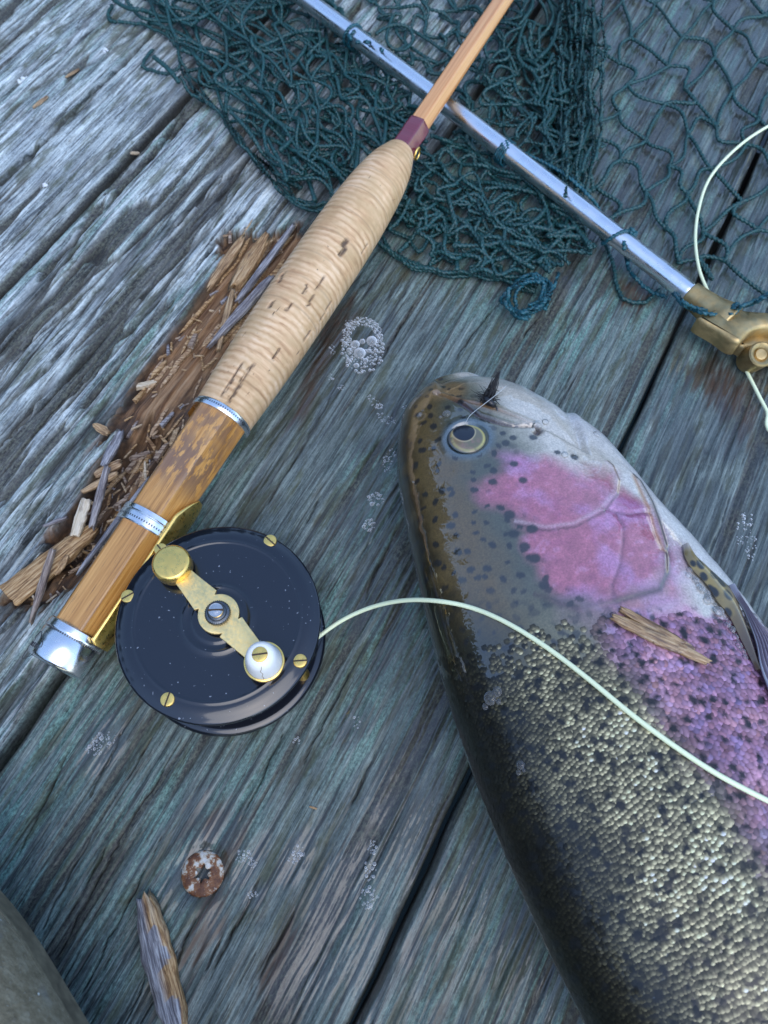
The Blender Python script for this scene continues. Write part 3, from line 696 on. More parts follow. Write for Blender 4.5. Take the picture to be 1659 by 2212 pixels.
lathe(mb, [(.0031, .0017), (.0030, .0026), (.0026, .0029), (.0001, .0029)], 32)
nut = mb.build('knurled_nut', STEEL_DK, reel, sharp=35); nut.location = (ce[0], ce[1], CZ + .0006)
sc_ = slotted('nut_screw', .0024, .0016, nut, STEEL, (0, 0, .0028), R(2), dome=2)
mb = MB(); lathe(mb, [(.0056, 0), (.0062, .0002), (.0064, .0012), (.0063, .0022), (.0058, .0024), (.0056, .0014), (.0001, .0012)], 56)
cup = mb.build('knob_cup', BRASS, reel, sharp=45); cup.location = (kn[0], kn[1], CZ + .0005)
t = NT('old_ivorine'); t.l((.86, .86, .82), 'Base Color'); t.l(.38, 'Roughness'); t.l(.2, 'Coat Weight')
mb = MB(); lathe(mb, [(.0056, .0010), (.0057, .0022), (.0055, .0042), (.0051, .0066), (.0047, .0086), (.0042, .0099), (.0034, .0107), (.0027, .0109), (.0001, .0109)], 56)
knob = mb.build('handle_knob', t.m, reel); knob.location = (kn[0], kn[1], CZ + .0006)
mb = MB(); tube(mb, [(.0004 + .0003 * math.sin(z * 2), -r - .00003, z * .001) for r, z in [(.00565, 2.0), (.0056, 3.4), (.0053, 5.2), (.0050, 6.8), (.0047, 8.5), (.0043, 9.7), (.0036, 10.5)]], .00009, 5)
mb.build('hairline_crack', simple('crack_dirt', (.28, .18, .09), .7), knob)
slotted('knob_screw', .0024, .0008, knob, BRASS, (0, 0, .0106), R(8))
# the foot: a tapered brass saddle against the seat, held by the band and the butt cap
fx = np.linspace(rod_x(216, 1392) - .001, rod_x(398, 1072), 60); fa = np.linspace(R(-60), R(38), 20)
FX, FA = np.meshgrid(fx, fa, indexing='ij'); q = (FX - fx[0]) / (fx[-1] - fx[0]); tap = np.sqrt(np.clip(np.minimum(q / .02 + .55, (1 - q) / .16), 0.04, 1))
mid = R(2); FAA = mid + (FA - mid) * tap; fr = .0112 + .0006 * np.sin(q * np.pi) + .0007 * sstep(.8, 1, q)
def foot_sheet(r): return np.stack([FX, -r * np.cos(FAA), r * np.sin(FAA)], -1)
o_, i_ = foot_sheet(fr + .0011 * np.minimum(1, tap + .1)), foot_sheet(fr)
Vf = np.concatenate([o_, i_[:, ::-1]], 1)
Vf = np.concatenate([Vf, Vf[:, :1]], 1)
wv_ = np.array(ROD_M); Vw = Vf @ wv_[:3, :3].T + wv_[:3, 3] - np.array([rc.x, rc.y, .0012])
grid_obj('reel_foot', Vw, BRASS, reel)

# ================================================================== the trout
SEC = [  # back outline point, belly outline point (photograph), half thickness
    ((938, 846), (957, 832), .0045), ((903, 861), (1022, 827), .0110), ((872, 898), (1100, 841), .0160), ((860, 950), (1175, 876), .0195),
    ((858, 1010), (1243, 916), .0215), ((867, 1080), (1308, 970), .0230), ((881, 1150), (1364, 1034), .0245), ((899, 1235), (1413, 1096), .0258),
    ((925, 1350), (1474, 1163), .0272), ((965, 1500), (1556, 1260), .0290), ((1020, 1665), (1642, 1378), .0308), ((1085, 1830), (1736, 1522), .0320),
    ((1176, 2034), (1850, 1726), .0328), ((1265, 2212), (1945, 1906), .0330), ((1372, 2430), (2042, 2126), .0328)]
_D = np.array([P(*d, b)[:2] for d, e, b in SEC]); _B = np.array([P(*e, b)[:2] for d, e, b in SEC]); _b = np.array([b for *_, b in SEC])
ctr = (_D + _B) / 2; dr = ctr[-1] - ctr[-3]; dr /= np.hypot(*dr); hv = (_B - _D) / 2; hl = np.hypot(*hv[-1])
ext = []
for t_, wd, th_ in ((.045, .96, .97), (.09, .86, .87), (.135, .68, .68), (.18, .47, .45), (.22, .34, .30), (.245, .33, .22)):
    cx = ctr[-1] + dr * t_; pv = hv[-1] / hl * hl * wd
    _D = np.vstack([_D, cx - pv]); _B = np.vstack([_B, cx + pv]); _b = np.append(_b, .0328 * th_)
_c = (_D + _B) / 2; cl = np.concatenate([[0], np.cumsum(np.hypot(*np.diff(_c, axis=0).T))])
SVIS = cl[len(SEC) - 1]
def sections(ncol, srow):
    """rows of body sections at lengths srow; columns run belly -> over the top -> back -> underneath"""
    n0 = 4000; k = smooth_path(np.column_stack([_D, _B, _b, cl]), n0)
    f = lambda i: np.interp(srow, k[:, 5], k[:, i])
    D = np.stack([f(0), f(1)], 1); B = np.stack([f(2), f(3)], 1); b = f(4)
    nt = int(ncol * .82); t = np.concatenate([np.linspace(0, np.pi, nt, endpoint=False), np.linspace(np.pi, 2 * np.pi, ncol - nt, endpoint=False)])
    ct, st = np.cos(t), np.sin(t); X = np.sign(ct) * np.abs(ct) ** (2 / 2.25); Z = np.sign(st) * np.abs(st) ** (2 / 2.15)
    c = (D + B) / 2; h = (B - D) / 2
    xy = c[:, None] + h[:, None] * X[None, :, None]
    z = b[:, None] + b[:, None] * np.where(Z > 0, Z, Z * .985)[None]
    V = np.dstack([xy, z]); Wc = np.broadcast_to((X[None] + 1) / 2, z.shape)
    return V, Wc, t, b
srow = np.concatenate([np.linspace(0, .012, 60, endpoint=False), np.linspace(.012, SVIS, 400, endpoint=False), np.linspace(SVIS, cl[-1], 90)])
V, Wc, tt, bb = sections(400, srow)
S2 = np.broadcast_to(srow[:, None], Wc.shape); top = (tt < np.pi)[None] & np.ones_like(Wc, bool)
def normals(V):
    du = np.gradient(V, axis=0); dv = np.roll(V, -1, 1) - np.roll(V, 1, 1)
    n = np.cross(dv, du); n /= np.linalg.norm(n, axis=2)[..., None] + 1e-12
    return n
N = normals(V)
if N[200, 60, 2] < 0: N = -N
def bvh_of(V):
    n, m, _ = V.shape; i = np.arange(n * m).reshape(n, m); nx = np.roll(i, -1, 1)
    return BVHTree.FromPolygons(V.reshape(-1, 3).tolist(), np.stack([i[:-1], nx[:-1], nx[1:], i[1:]], -1).reshape(-1, 4).tolist())
FB = bvh_of(V[::3, ::3])
def surf(px, py, off=0.0, nrm=False):
    """the trout's flank seen at this point of the photograph"""
    d = ray(px, py); h = FB.ray_cast(CAMV, d)
    if h[0] is None:
        q = FB.find_nearest(P(px, py, .028)); h = q
    n = h[1] if h[1].z > 0 else -h[1]
    p = h[0] + n * off
    return (p, n) if nrm else p
def sxy(pts): return np.array([(surf(*p) if FB.ray_cast(CAMV, ray(*p))[0] is not None else P(p[0], p[1], .022))[:2] for p in pts])
Z4 = lambda pts: [(829.5 + .5 * a, 737.3 + .5 * b) for a, b in pts]
Z3 = lambda pts: [(822.9 + .1984 * a, 768 + .1984 * b) for a, b in pts]
Z6 = lambda pts: [(1371.5 + .1984 * a, 1097.2 + .1984 * b) for a, b in pts]
X, Y = V[..., 0], V[..., 1]
jx = (fbm(X * 260, Y * 260, 71, 3) - .5) * .006; jy = (fbm(X * 260, Y * 260, 72, 3) - .5) * .006
CREASE = sxy(Z3([(600, 402), (700, 425), (850, 490), (950, 550), (1060, 630), (1250, 702), (1450, 745), (1600, 742), (1690, 750), (1730, 800), (1700, 830)]))
LIP = sxy(Z3([(600, 402), (700, 418), (900, 468), (1050, 500), (1290, 572), (1500, 650), (1700, 740)]))
CHEEK_PX = Z4([(500, 490), (560, 478), (640, 498), (720, 500), (820, 556), (920, 556), (1000, 580), (1015, 640), (980, 690), (900, 750), (830, 795), (700, 808), (600, 790), (560, 740), (520, 720), (430, 700), (410, 640), (470, 600), (510, 560)])
GILL_PX = Z4([(610, 860), (640, 820), (720, 815), (830, 802), (920, 752), (1000, 715), (1050, 640), (1140, 740), (1180, 780), (1215, 880), (1215, 1000), (1180, 1070), (1000, 1115), (900, 1122), (800, 1108), (720, 1060), (660, 960), (620, 920)])
BEHIND_PX = Z4([(1140, 740), (1230, 850), (1285, 900), (1300, 1000), (1320, 1140), (1200, 1190), (1050, 1180), (960, 1140), (1180, 1070), (1215, 1000), (1200, 870)])
CHEEK, GILL, BEHIND = sxy(CHEEK_PX), sxy(GILL_PX), sxy(BEHIND_PX)
SEAM = sxy(Z4([(640, 760), (820, 740), (1000, 650), (1120, 700), (1180, 800), (1000, 840), (800, 850), (650, 850)]))
EDGE_O = sxy(Z4([(1100, 600), (1150, 690), (1185, 780), (1216, 880), (1218, 1000), (1186, 1072), (1000, 1120), (860, 1162), (760, 1130), (690, 1100)]))
EDGE_P = sxy(Z4([(985, 540), (1012, 600), (1005, 660), (945, 735), (830, 797), (700, 812), (600, 792)]))
EDGE_S = sxy(Z4([(1000, 735), (1036, 800), (1034, 880), (1020, 970), (988, 1050), (990, 1100)]))
EDGE_T = sxy(Z4([(950, 718), (1000, 735), (1060, 750), (1145, 742)]))
EDGE_B = sxy(Z4([(1080, 590), (1140, 720), (1165, 800), (1205, 900)]))
GILL_ALL = sxy(Z4([(1100, 600), (1150, 690), (1185, 780), (1216, 880), (1218, 1000), (1186, 1072), (1000, 1120), (860, 1162), (760, 1130), (690, 1100), (300, 1000), (200, 700), (300, 500), (600, 300), (900, 420)]))
PRE_ALL = sxy(Z4([(985, 540), (1012, 600), (1005, 660), (945, 735), (830, 797), (700, 812), (600, 792), (350, 760), (300, 500), (600, 350), (850, 420)]))
BARE = sxy([(840, 1420), (925, 1425), (1000, 1410), (1060, 1385), (1130, 1352), (1200, 1334), (1250, 1340), (1330, 1322), (1420, 1330), (1480, 1316), (1525, 1340), (1560, 1335), (1700, 1330), (1500, 900), (1000, 760), (800, 800), (780, 1250)])
HEAD = sxy([(860, 1318), (925, 1312), (1000, 1316), (1100, 1322), (1180, 1316), (1250, 1330), (1330, 1316), (1420, 1325), (1480, 1310), (1525, 1335), (1560, 1330), (1700, 1330), (1500, 900), (1000, 760), (800, 800), (780, 1250)])
eye_p, eye_n = surf(1010, 946, 0, True)
d_cr, d_lip = seg_dist(X, Y, CREASE), seg_dist(X, Y, LIP)
d_eye = np.hypot(X - eye_p.x, Y - eye_p.y)
sd_head = sdist(X + jx * .4, Y + jy * .4, HEAD)
headm = sstep(-.0015, .002, sd_head) * top
disp = np.zeros_like(X)
disp -= .0026 * np.exp(-(d_cr / .0010) ** 2)
disp += .0007 * np.exp(-((d_lip - .0004) / .0016) ** 2) - .0004 * np.exp(-(d_lip / .0004) ** 2)
jaw_px = Z3([(600, 402), (850, 490), (1060, 630), (1450, 745), (1730, 800), (2300, 1100), (2000, 100), (1000, 150), (560, 260)])
JAW = sxy(jaw_px); sdj = sdist(X, Y, JAW)
disp -= .0024 * sstep(0, .003, sdj) * np.exp(-np.maximum(sdj, 0) / .012) * top
for e, poly, H_, Ln in ((EDGE_O, GILL_ALL, .0008, .009), (EDGE_P, PRE_ALL, .0005, .006)):
    d = seg_dist(X, Y, e); s = sdist(X, Y, poly)
    disp += H_ * sstep(.004, .022, np.hypot(X - e[-1, 0], Y - e[-1, 1])) * np.exp(-np.maximum(s, 0) / Ln) * sstep(-.0012, .0009, s) * np.exp(-np.maximum(d - np.maximum(s, 0), 0) / .004) * top
for e, dp, wd in ((EDGE_S, .0004, .0009), (EDGE_T, .0004, .0009), (EDGE_B, .0005, .0014)):
    disp -= dp * np.exp(-(seg_dist(X, Y, e) / wd) ** 2) * top
disp += .0005 * np.exp(-((d_eye - .0076) / .0018) ** 2) - .0013 * sstep(.0070, .0060, d_eye)
nos = surf(908, 898); disp -= .0011 * np.exp(-(np.hypot(X - nos.x, Y - nos.y) / .0012) ** 2)
disp += (fbm(X * 90, Y * 90, 75, 3) - .5) * .0009 * headm
disp *= np.where(V[..., 2] > bb[:, None] * .9, 1, 0)
_nt = P(944, 849, .006); disp -= .0026 * np.exp(-((np.hypot(X - _nt.x, Y - _nt.y)) / .0016) ** 2)
Vd = V + N * disp[..., None]

# ---- pigment: one colour per point of the skin, dark reflection painted into the back
def lerp(a, b, f): return a + (np.asarray(b) - a) * f[..., None]
def skin_colour(X, Y, Wc, S, topm):
    n1 = fbm(X * 160, Y * 160, 81, 4); n2 = fbm(X * 420, Y * 420, 82, 3); n3 = fbm(X * 1300, Y * 1300, 84, 2); wj = Wc + (n1 - .5) * .10
    col = np.zeros(X.shape + (3,)) + np.array((.017, .016, .008))  # back edge: dark olive skin, deepened by a painted-in dark reflection
    hm = np.where(topm > .5, sstep(-.0015 - .012 * sstep(.6, .3, Wc), .002 + .010 * sstep(.6, .3, Wc), sdist(X + (n1 - .5) * .004, Y + (n2 - .5) * .004, HEAD)), sstep(.105, .09, S))
    body = col.copy()
    w0 = np.interp(S, [.09, .12, .18, .26], [.33, .40, .50, .56])
    body = lerp(body, (.070, .060, .020), sstep(.06, .26, wj)); body = lerp(body, (.15, .14, .075), sstep(w0 - .20, w0 - .04, wj))
    lil = np.array((.47, .235, .34)) * (.85 + .5 * (n2 - .5))[..., None]
    lil = lerp(lil, (.36, .25, .45), sstep(.52, .70, fbm(X * 330, Y * 330, 85, 2)) * .55); lil = lerp(lil, (.53, .28, .35), sstep(.50, .7, fbm(X * 150, Y * 150, 86, 2)) * .7)
    body = lerp(body, lil, sstep(w0 - .05, w0 + .10, wj)); 
    body = lerp(body, (.52, .44, .50), sstep(.80, .90, wj)); body = lerp(body, (.66, .66, .67), sstep(.91, .985, wj))
    head = np.zeros_like(col) + np.array((.016, .013, .006))  # same on the head: olive skin with the dark reflection painted in
    head = lerp(head, (.105, .072, .024), sstep(.01, .10, wj)); head = lerp(head, (.065, .070, .046), sstep(.17, .32, wj)); head = lerp(head, (.22, .22, .16), sstep(.38, .57, wj))
    head = lerp(head, (.50, .475, .40), sstep(.5, .68, wj)); head = lerp(head, (.66, .66, .64), sstep(.76, .93, wj))
    px_ = np.array((.43, .14, .20)) * (.85 + .5 * (n2 - .4))[..., None]
    px_ = lerp(px_, (.42, .20, .37), sstep(.44, .68, fbm(X * 90 + 3, Y * 90, 88, 4)) * .8); px_ = lerp(px_, (.50, .28, .44), sstep(.62, .80, n2) * .35); px_ = lerp(px_, (.30, .085, .15), sstep(.56, .70, fbm(X * 500, Y * 500, 90, 3)) * .5)
    qx, qy = X + (n1 - .5) * .006, Y + (fbm(X * 160, Y * 160, 89, 3) - .5) * .006
    for poly, soft, k in ((CHEEK, .0045, .95), (GILL, .004, .95), (SEAM, .004, .9), (BEHIND, .006, .85)):
        head = lerp(head, px_, sstep(-soft, soft, sdist(qx, qy, poly)) * k)
    # pale rims of the gill plates, brown lips, dark crease of the mouth
    de = seg_dist(X, Y, EDGE_P); sp2 = sdist(X, Y, PRE_ALL); ds = np.minimum(seg_dist(X, Y, EDGE_S), seg_dist(X, Y, EDGE_T))
    head = lerp(head, (.50, .40, .43), np.exp(-((sp2 - .0009) / .0007) ** 2) * (de < .003) * .45); head = lerp(head, (.07, .03, .04), np.exp(-((sp2 + .0003) / .0005) ** 2) * (de < .0025) * .75)
    head = lerp(head, (.12, .045, .07), np.exp(-(ds / .0005) ** 2) * .55)
    do = seg_dist(X, Y, EDGE_O); so = sdist(X, Y, GILL_ALL); head = lerp(head, (.03, .014, .018), np.exp(-((so + .0003) / .0011) ** 2) * (do < .003) * .92)
    head = lerp(head, (.40, .20, .09), np.exp(-(seg_dist(X, Y, EDGE_B) / .0009) ** 2) * .7)
    dl, dc = seg_dist(X, Y, LIP), seg_dist(X, Y, CREASE)
    head = lerp(head, (.24, .12, .05), np.exp(-(dl / .0012) ** 2) * .75 * sstep(.052, .03, S)); head = lerp(head, (.05, .022, .03), np.exp(-(dc / .0013) ** 2) * .9)
    tip = surf(962, 836); head = lerp(head, (.24, .15, .06), sstep(.010, .004, np.hypot(X - tip.x, Y - tip.y)) * .85)
    ey = np.hypot(X - eye_p.x, Y - eye_p.y); head = lerp(head, (.075, .12, .15), sstep(.0105, .007, ey) * .75)
    col = lerp(body, head, hm) * (.88 + .28 * n3)[..., None]
    return col, hm
def spots_at(X, Y, W): return spots(X, Y, W, np.zeros_like(W), False)
def spots(X, Y, Wc, hm, headspots):
    """0..1 darkness of the black spots; a jittered cell pattern on the body, a sparser rounder one on the head"""
    def cells(cx, cy, size, seed, keep, r0, r1, thin):
        ix, iy = np.floor(cx / size), np.floor(cy / size); best = np.full(X.shape, 9.)
        for a in (-1, 0, 1):
            for b in (-1, 0, 1):
                jx_ = (ix + a + .15 + .7 * _h(ix + a, iy + b, seed)) * size; jy_ = (iy + b + .15 + .7 * _h(ix + a, iy + b, seed + 1)) * size
                r = r0 + (r1 - r0) * _h(ix + a, iy + b, seed + 2); on = _h(ix + a, iy + b, seed + 3) < keep
                an = _h(ix + a, iy + b, seed + 5) * 3.1; dx, dy = cx - jx_, cy - jy_
                ex, ey = dx * np.cos(an) + dy * np.sin(an), -dx * np.sin(an) + dy * np.cos(an)
                best = np.where(on, np.minimum(best, np.hypot(ex, ey * 1.35) / r), best)
        return best
    jx_ = (fbm(X * 700, Y * 700, 91, 2) - .5) * .0011; jy_ = (fbm(X * 700, Y * 700, 92, 2) - .5) * .0011
    bod = np.maximum(sstep(1.15, .75, cells(X + jx_, Y + jy_, .0052, 101, .9, .0008, .0017, 1)), sstep(1.15, .75, cells(X + jx_ + .4, Y + jy_, .0060, 141, .7, .0006, .0015, 1))) * sstep(.99, .93, Wc)
    hd = sstep(1.15, .85, cells(X + jx_ * .5, Y + jy_ * .5, .0050, 111, .92, .0009, .0015, 1)) * sstep(.55, .4, Wc)
    return bod * (1 - hm) + hd * hm * 1.0
colr, hm = skin_colour(X, Y, Wc, S2, top.astype(float))
sp_ = spots(X, Y, Wc, hm, True)
exs = np.zeros_like(X)
for (px, py, r) in [(1093, 957, 11), (1110, 1002, 10), (1108, 946, 9), (1152, 945, 10), (1205, 978, 8), (1241, 987, 10), (1129, 1038, 10), (1064, 1041, 10), (1134, 1180, 12), (1155, 1206, 13), (1176, 1264, 12), (1100, 1112, 13), (1110, 1153, 12), (1149, 1142, 13), (1086, 936, 8), (968, 880, 8)]:
    q = surf(px, py); exs = np.maximum(exs, sstep(1.25, .8, np.hypot(X - q.x + jx * .1, (Y - q.y) * 1.1) / (r / 7400.)))
clear = sstep(.0, .004, np.maximum.reduce([sdist(X, Y, CHEEK), sdist(X, Y, GILL)]))
sp_ = np.maximum(sp_ * (1 - clear) * (d_eye > .0085), exs)
colr = lerp(colr, np.zeros(3) + np.array((.012, .013, .014)), np.clip(sp_, 0, 1) * .93)

def skin_mat(name, rough, coat, cr, mottle=True):
    t = NT(name); c = t.attr('col', 'Color')
    if mottle:
        c = t.mix(.55, c, t.mix(1.0, c, t.ramp(t.noise((1500,) * 3, 4, .65), [(.3, (.5, .5, .5)), (.7, (1.5, 1.45, 1.5))]), 'MULTIPLY'))
    t.l(c, 'Base Color'); t.l(rough, 'Roughness'); t.l(coat, 'Coat Weight'); t.b.inputs['Coat Roughness'].default_value = cr; t.b.inputs['Coat IOR'].default_value = 1.5
    return t
t = skin_mat('wet_trout_skin', .42, 1.0, .02); t.b.inputs['Coat IOR'].default_value = 1.75
t.l(t.bump(t.noise((420,) * 3, 3), .10, .0006), 'Normal')
t.l(t.bump(t.noise((110, 110, 110), 3, .5), .22, .0012), 'Coat Normal')
SKIN = t.m
froot = P(1150, 1400, 0); trout = empty('trout', (froot.x, froot.y, 0)); FR = np.array([froot.x, froot.y, 0])
tag(trout, 'large rainbow trout with pink flank and black spots lying on its side', 'fish')
grid_obj('body', Vd - FR, SKIN, trout, True, dict(col=colr))
FB = bvh_of(Vd[::2, ::2])

# ---- scales: small overlapping plates, each its own facet and tint
def build_scales():
    r = np.random.default_rng(8)
    sg = np.linspace(.085, cl[-1] - .01, 260); Vs, Ws, ts, bs = sections(300, sg); nt = int(300 * .82)
    Vs = Vs[:, :nt]; Ws = Ws[:, :nt]; ns = np.gradient(Vs, axis=0); at_ = np.gradient(Vs, axis=1)
    nn = np.cross(at_, ns); nn /= np.linalg.norm(nn, axis=2)[..., None] + 1e-12
    if nn[100, 100, 2] < 0: nn = -nn
    mid = 130; arc = np.concatenate([[0], np.cumsum(np.linalg.norm(np.diff(Vs[mid], axis=0), axis=1))]); arc = arc - arc[0]
    size_of = lambda w: np.interp(w, [0, .12, .3, .5, .7, .9, 1], [.0016, .0017, .0019, .0021, .0022, .0019, .0015])
    pos = []; a = arc[2]; row = 0
    while a < arc[-2]:
        j = np.interp(a, arc, np.arange(nt)); w = Ws[mid][int(j)]; sz = size_of(w); pit = sz * .80
        s = sg[0] + (row % 2) * pit * .5
        while s < sg[-1]:
            pos.append((s + r.normal(0, pit * .13), j + r.normal(0, .22), sz * r.uniform(.84, 1.10))); s += pit
        a += sz * .47; row += 1
    pos = np.array(pos); fi = np.interp(pos[:, 0], sg, np.arange(len(sg))); fj = np.clip(pos[:, 1], 0, nt - 1.01)
    i0 = np.minimum(fi.astype(int), len(sg) - 2); j0 = fj.astype(int); fa = (fi - i0)[:, None]; fb = (fj - j0)[:, None]
    def samp(A):
        A = A if A.ndim == 3 else A[..., None]
        return (A[i0, j0] * (1 - fa) + A[i0 + 1, j0] * fa) * (1 - fb) + (A[i0, j0 + 1] * (1 - fb * 0) * fb * (1 - fa) + A[i0 + 1, j0 + 1] * fb * fa)
    c = samp(Vs); T = samp(ns); T /= np.linalg.norm(T, axis=1)[:, None]; Nn = samp(nn); Nn /= np.linalg.norm(Nn, axis=1)[:, None]; A = np.cross(Nn, T); w = samp(Ws)[:, 0]
    sdb = sdist(c[:, 0], c[:, 1], BARE); keep = (sdb < -.0006) & ((r.random(len(c)) < sstep(.0, .020, -sdb) * .9 + .25) | (w > .6)); sink = np.where(w < .62, sstep(.022, .001, -sdb), sstep(.007, .0, -sdb))
    sink = np.maximum(sink, .75 * sstep(.54, .68, fbm(c[:, 0] * 110, c[:, 1] * 110, 161, 3)) * (w < .6)); sink = sink[keep]; c, T, Nn, A, w, sz, s_ = c[keep], T[keep], Nn[keep], A[keep], w[keep], pos[keep, 2], pos[keep, 0]
    tmpl = np.array([(-.45, -.40, -.05), (-.45, .40, -.05), (-.05, .52, .005), (.30, .42, .035), (.50, .19, .05), (.50, -.19, .05), (.30, -.42, .035), (-.05, -.52, .005), (0, 0, .045), (-.45, 0, -.02), (.54, 0, .052)])
    nsc = len(c); jit = r.normal(0, .045, (nsc, 3))
    Vv = c[:, None] + sz[:, None, None] * (tmpl[None, :, :1] * T[:, None] + tmpl[None, :, 1:2] * A[:, None] + (tmpl[None, :, 2:] + jit[:, None, :1] * tmpl[None, :, :1] + jit[:, None, 1:2] * tmpl[None, :, 1:2] + .07) * (1 - .85 * sink[:, None, None]) * Nn[:, None])
    X_, Y_ = c[:, 0], c[:, 1]
    base, hm_ = skin_colour(X_, Y_, w, s_, np.ones_like(w)); vx, vy = Vv[..., 0].ravel(), Vv[..., 1].ravel(); X, Y = vx, vy; spv = spots_at(vx, vy, np.repeat(w, 11)).reshape(nsc, 11, 1)
    fl = (r.normal(1, .20, nsc) * (.80 + .40 * sstep(.32, .68, fbm(X_ * 75, Y_ * 75, 151, 3))))[:, None]
    w0 = np.interp(s_, [.09, .12, .18, .26], [.33, .40, .50, .56])
    oliv = (1 - sstep(-.06, .07, w - w0))[:, None]                          # the back: dark plates, a gold highlight painted on their tips
    glint = oliv * sstep(.02, .30, w)[:, None]
    hue = r.normal(0, 1, (nsc, 1)); base = base * (1 + np.hstack([-.05 * hue, .0 * hue, .07 * hue]) * (1 - oliv)) * fl
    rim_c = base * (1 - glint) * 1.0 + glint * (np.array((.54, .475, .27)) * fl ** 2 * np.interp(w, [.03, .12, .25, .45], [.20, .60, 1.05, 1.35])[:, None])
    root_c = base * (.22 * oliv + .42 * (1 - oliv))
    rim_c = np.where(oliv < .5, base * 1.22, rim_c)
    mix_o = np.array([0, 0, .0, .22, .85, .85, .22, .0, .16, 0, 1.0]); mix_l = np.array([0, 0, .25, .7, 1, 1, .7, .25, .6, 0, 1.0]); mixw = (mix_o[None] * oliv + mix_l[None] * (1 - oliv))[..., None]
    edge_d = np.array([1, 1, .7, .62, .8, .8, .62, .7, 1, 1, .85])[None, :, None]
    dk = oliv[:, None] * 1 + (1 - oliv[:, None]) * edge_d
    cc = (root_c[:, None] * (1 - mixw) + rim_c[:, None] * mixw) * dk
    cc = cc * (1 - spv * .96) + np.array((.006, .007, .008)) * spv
    fc = np.array([(8, 9, 0), (8, 1, 9), (8, 2, 1), (8, 3, 2), (8, 4, 3), (8, 10, 4), (8, 5, 10), (8, 6, 5), (8, 7, 6), (8, 0, 7)])[:, ::-1]
    F = (np.arange(nsc)[:, None, None] * 11 + fc[None]).reshape(-1, 3)
    me = bpy.data.meshes.new('scales'); n = nsc * 11
    me.vertices.add(n); me.vertices.foreach_set('co', (Vv.reshape(-1, 3) - FR).astype(np.float32).ravel())
    me.loops.add(F.size); me.loops.foreach_set('vertex_index', F.ravel().astype(np.int32))
    me.polygons.add(len(F)); me.polygons.foreach_set('loop_start', np.arange(0, F.size, 3, dtype=np.int32)); me.update(calc_edges=True)
    t = skin_mat('wet_scales', .42, .30, .12, False); t.l(.10, 'Metallic')
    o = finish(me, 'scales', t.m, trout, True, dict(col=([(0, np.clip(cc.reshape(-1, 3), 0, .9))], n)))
    return tag(o, kind='stuff')
build_scales()

# ---- eye
def build_eye():
    nr, ns = 40, 64; rr = np.linspace(0, 1, nr)[:, None]; th = np.linspace(0, 2 * np.pi, ns, endpoint=False)[None]
    Re = .0066; x = Re * rr * np.cos(th); y = Re * rr * np.sin(th) * .94; z = .0014 * np.sqrt(np.maximum(0, 1 - rr ** 2)) * np.ones_like(th)
    M = basis(eye_p, (1, .1, 0), eye_n)
    pc = (M.inverted() @ surf(1002, 942)); px, py = x - pc.x, y - pc.y
    pa_ = np.arctan2(py, px); pr = np.hypot(px, py) / (.0037 * (1 + .10 * np.cos(pa_ - 2.6) ** 3)); ir = np.hypot(x + .0, y) / Re; a = np.arctan2(y, x)
    nz = fbm(x * 900 + 5, y * 900, 121, 3)
    col = np.zeros(x.shape + (3,)) + np.array((.13, .125, .085)); col = lerp(col, (.20, .14, .11), sstep(.45, .62, nz) * sstep(.3, -.6, np.sin(a + .3)) * .9)
    col = lerp(col, (.20, .11, .03), sstep(-.3, .9, np.cos(a - 2.45)) * .8)
    col = lerp(col, (.46, .44, .17), np.exp(-((ir - .83) / .07) ** 2) * (.4 + .6 * sstep(-.5, .6, np.cos(a - .5))))
    col = lerp(col, (.05, .06, .05), sstep(.62, .72, fbm(np.cos(a) * 3 + 9, np.sin(a) * 3, 131, 2)) * np.exp(-((ir - .86) / .09) ** 2))
    col = lerp(col, (.06, .10, .13), sstep(.88, .98, ir) * .9)
    col = lerp(col, (.60, .52, .30), np.exp(-((pr - 1.06) / .08) ** 2) * .45); col = lerp(col, (.008, .012, .022), sstep(1.04, .98, pr))
    V_ = np.stack([x, y, z], -1); Mn = np.array(M)
    Vw = V_ @ Mn[:3, :3].T + Mn[:3, 3] - FR - np.array(eye_n) * .0006
    t = skin_mat('wet_eye', .3, .7, .02, False); t.b.inputs['Coat IOR'].default_value = 1.36
    grid_obj('eye', Vw, t.m, trout, True, dict(col=col))
build_eye()

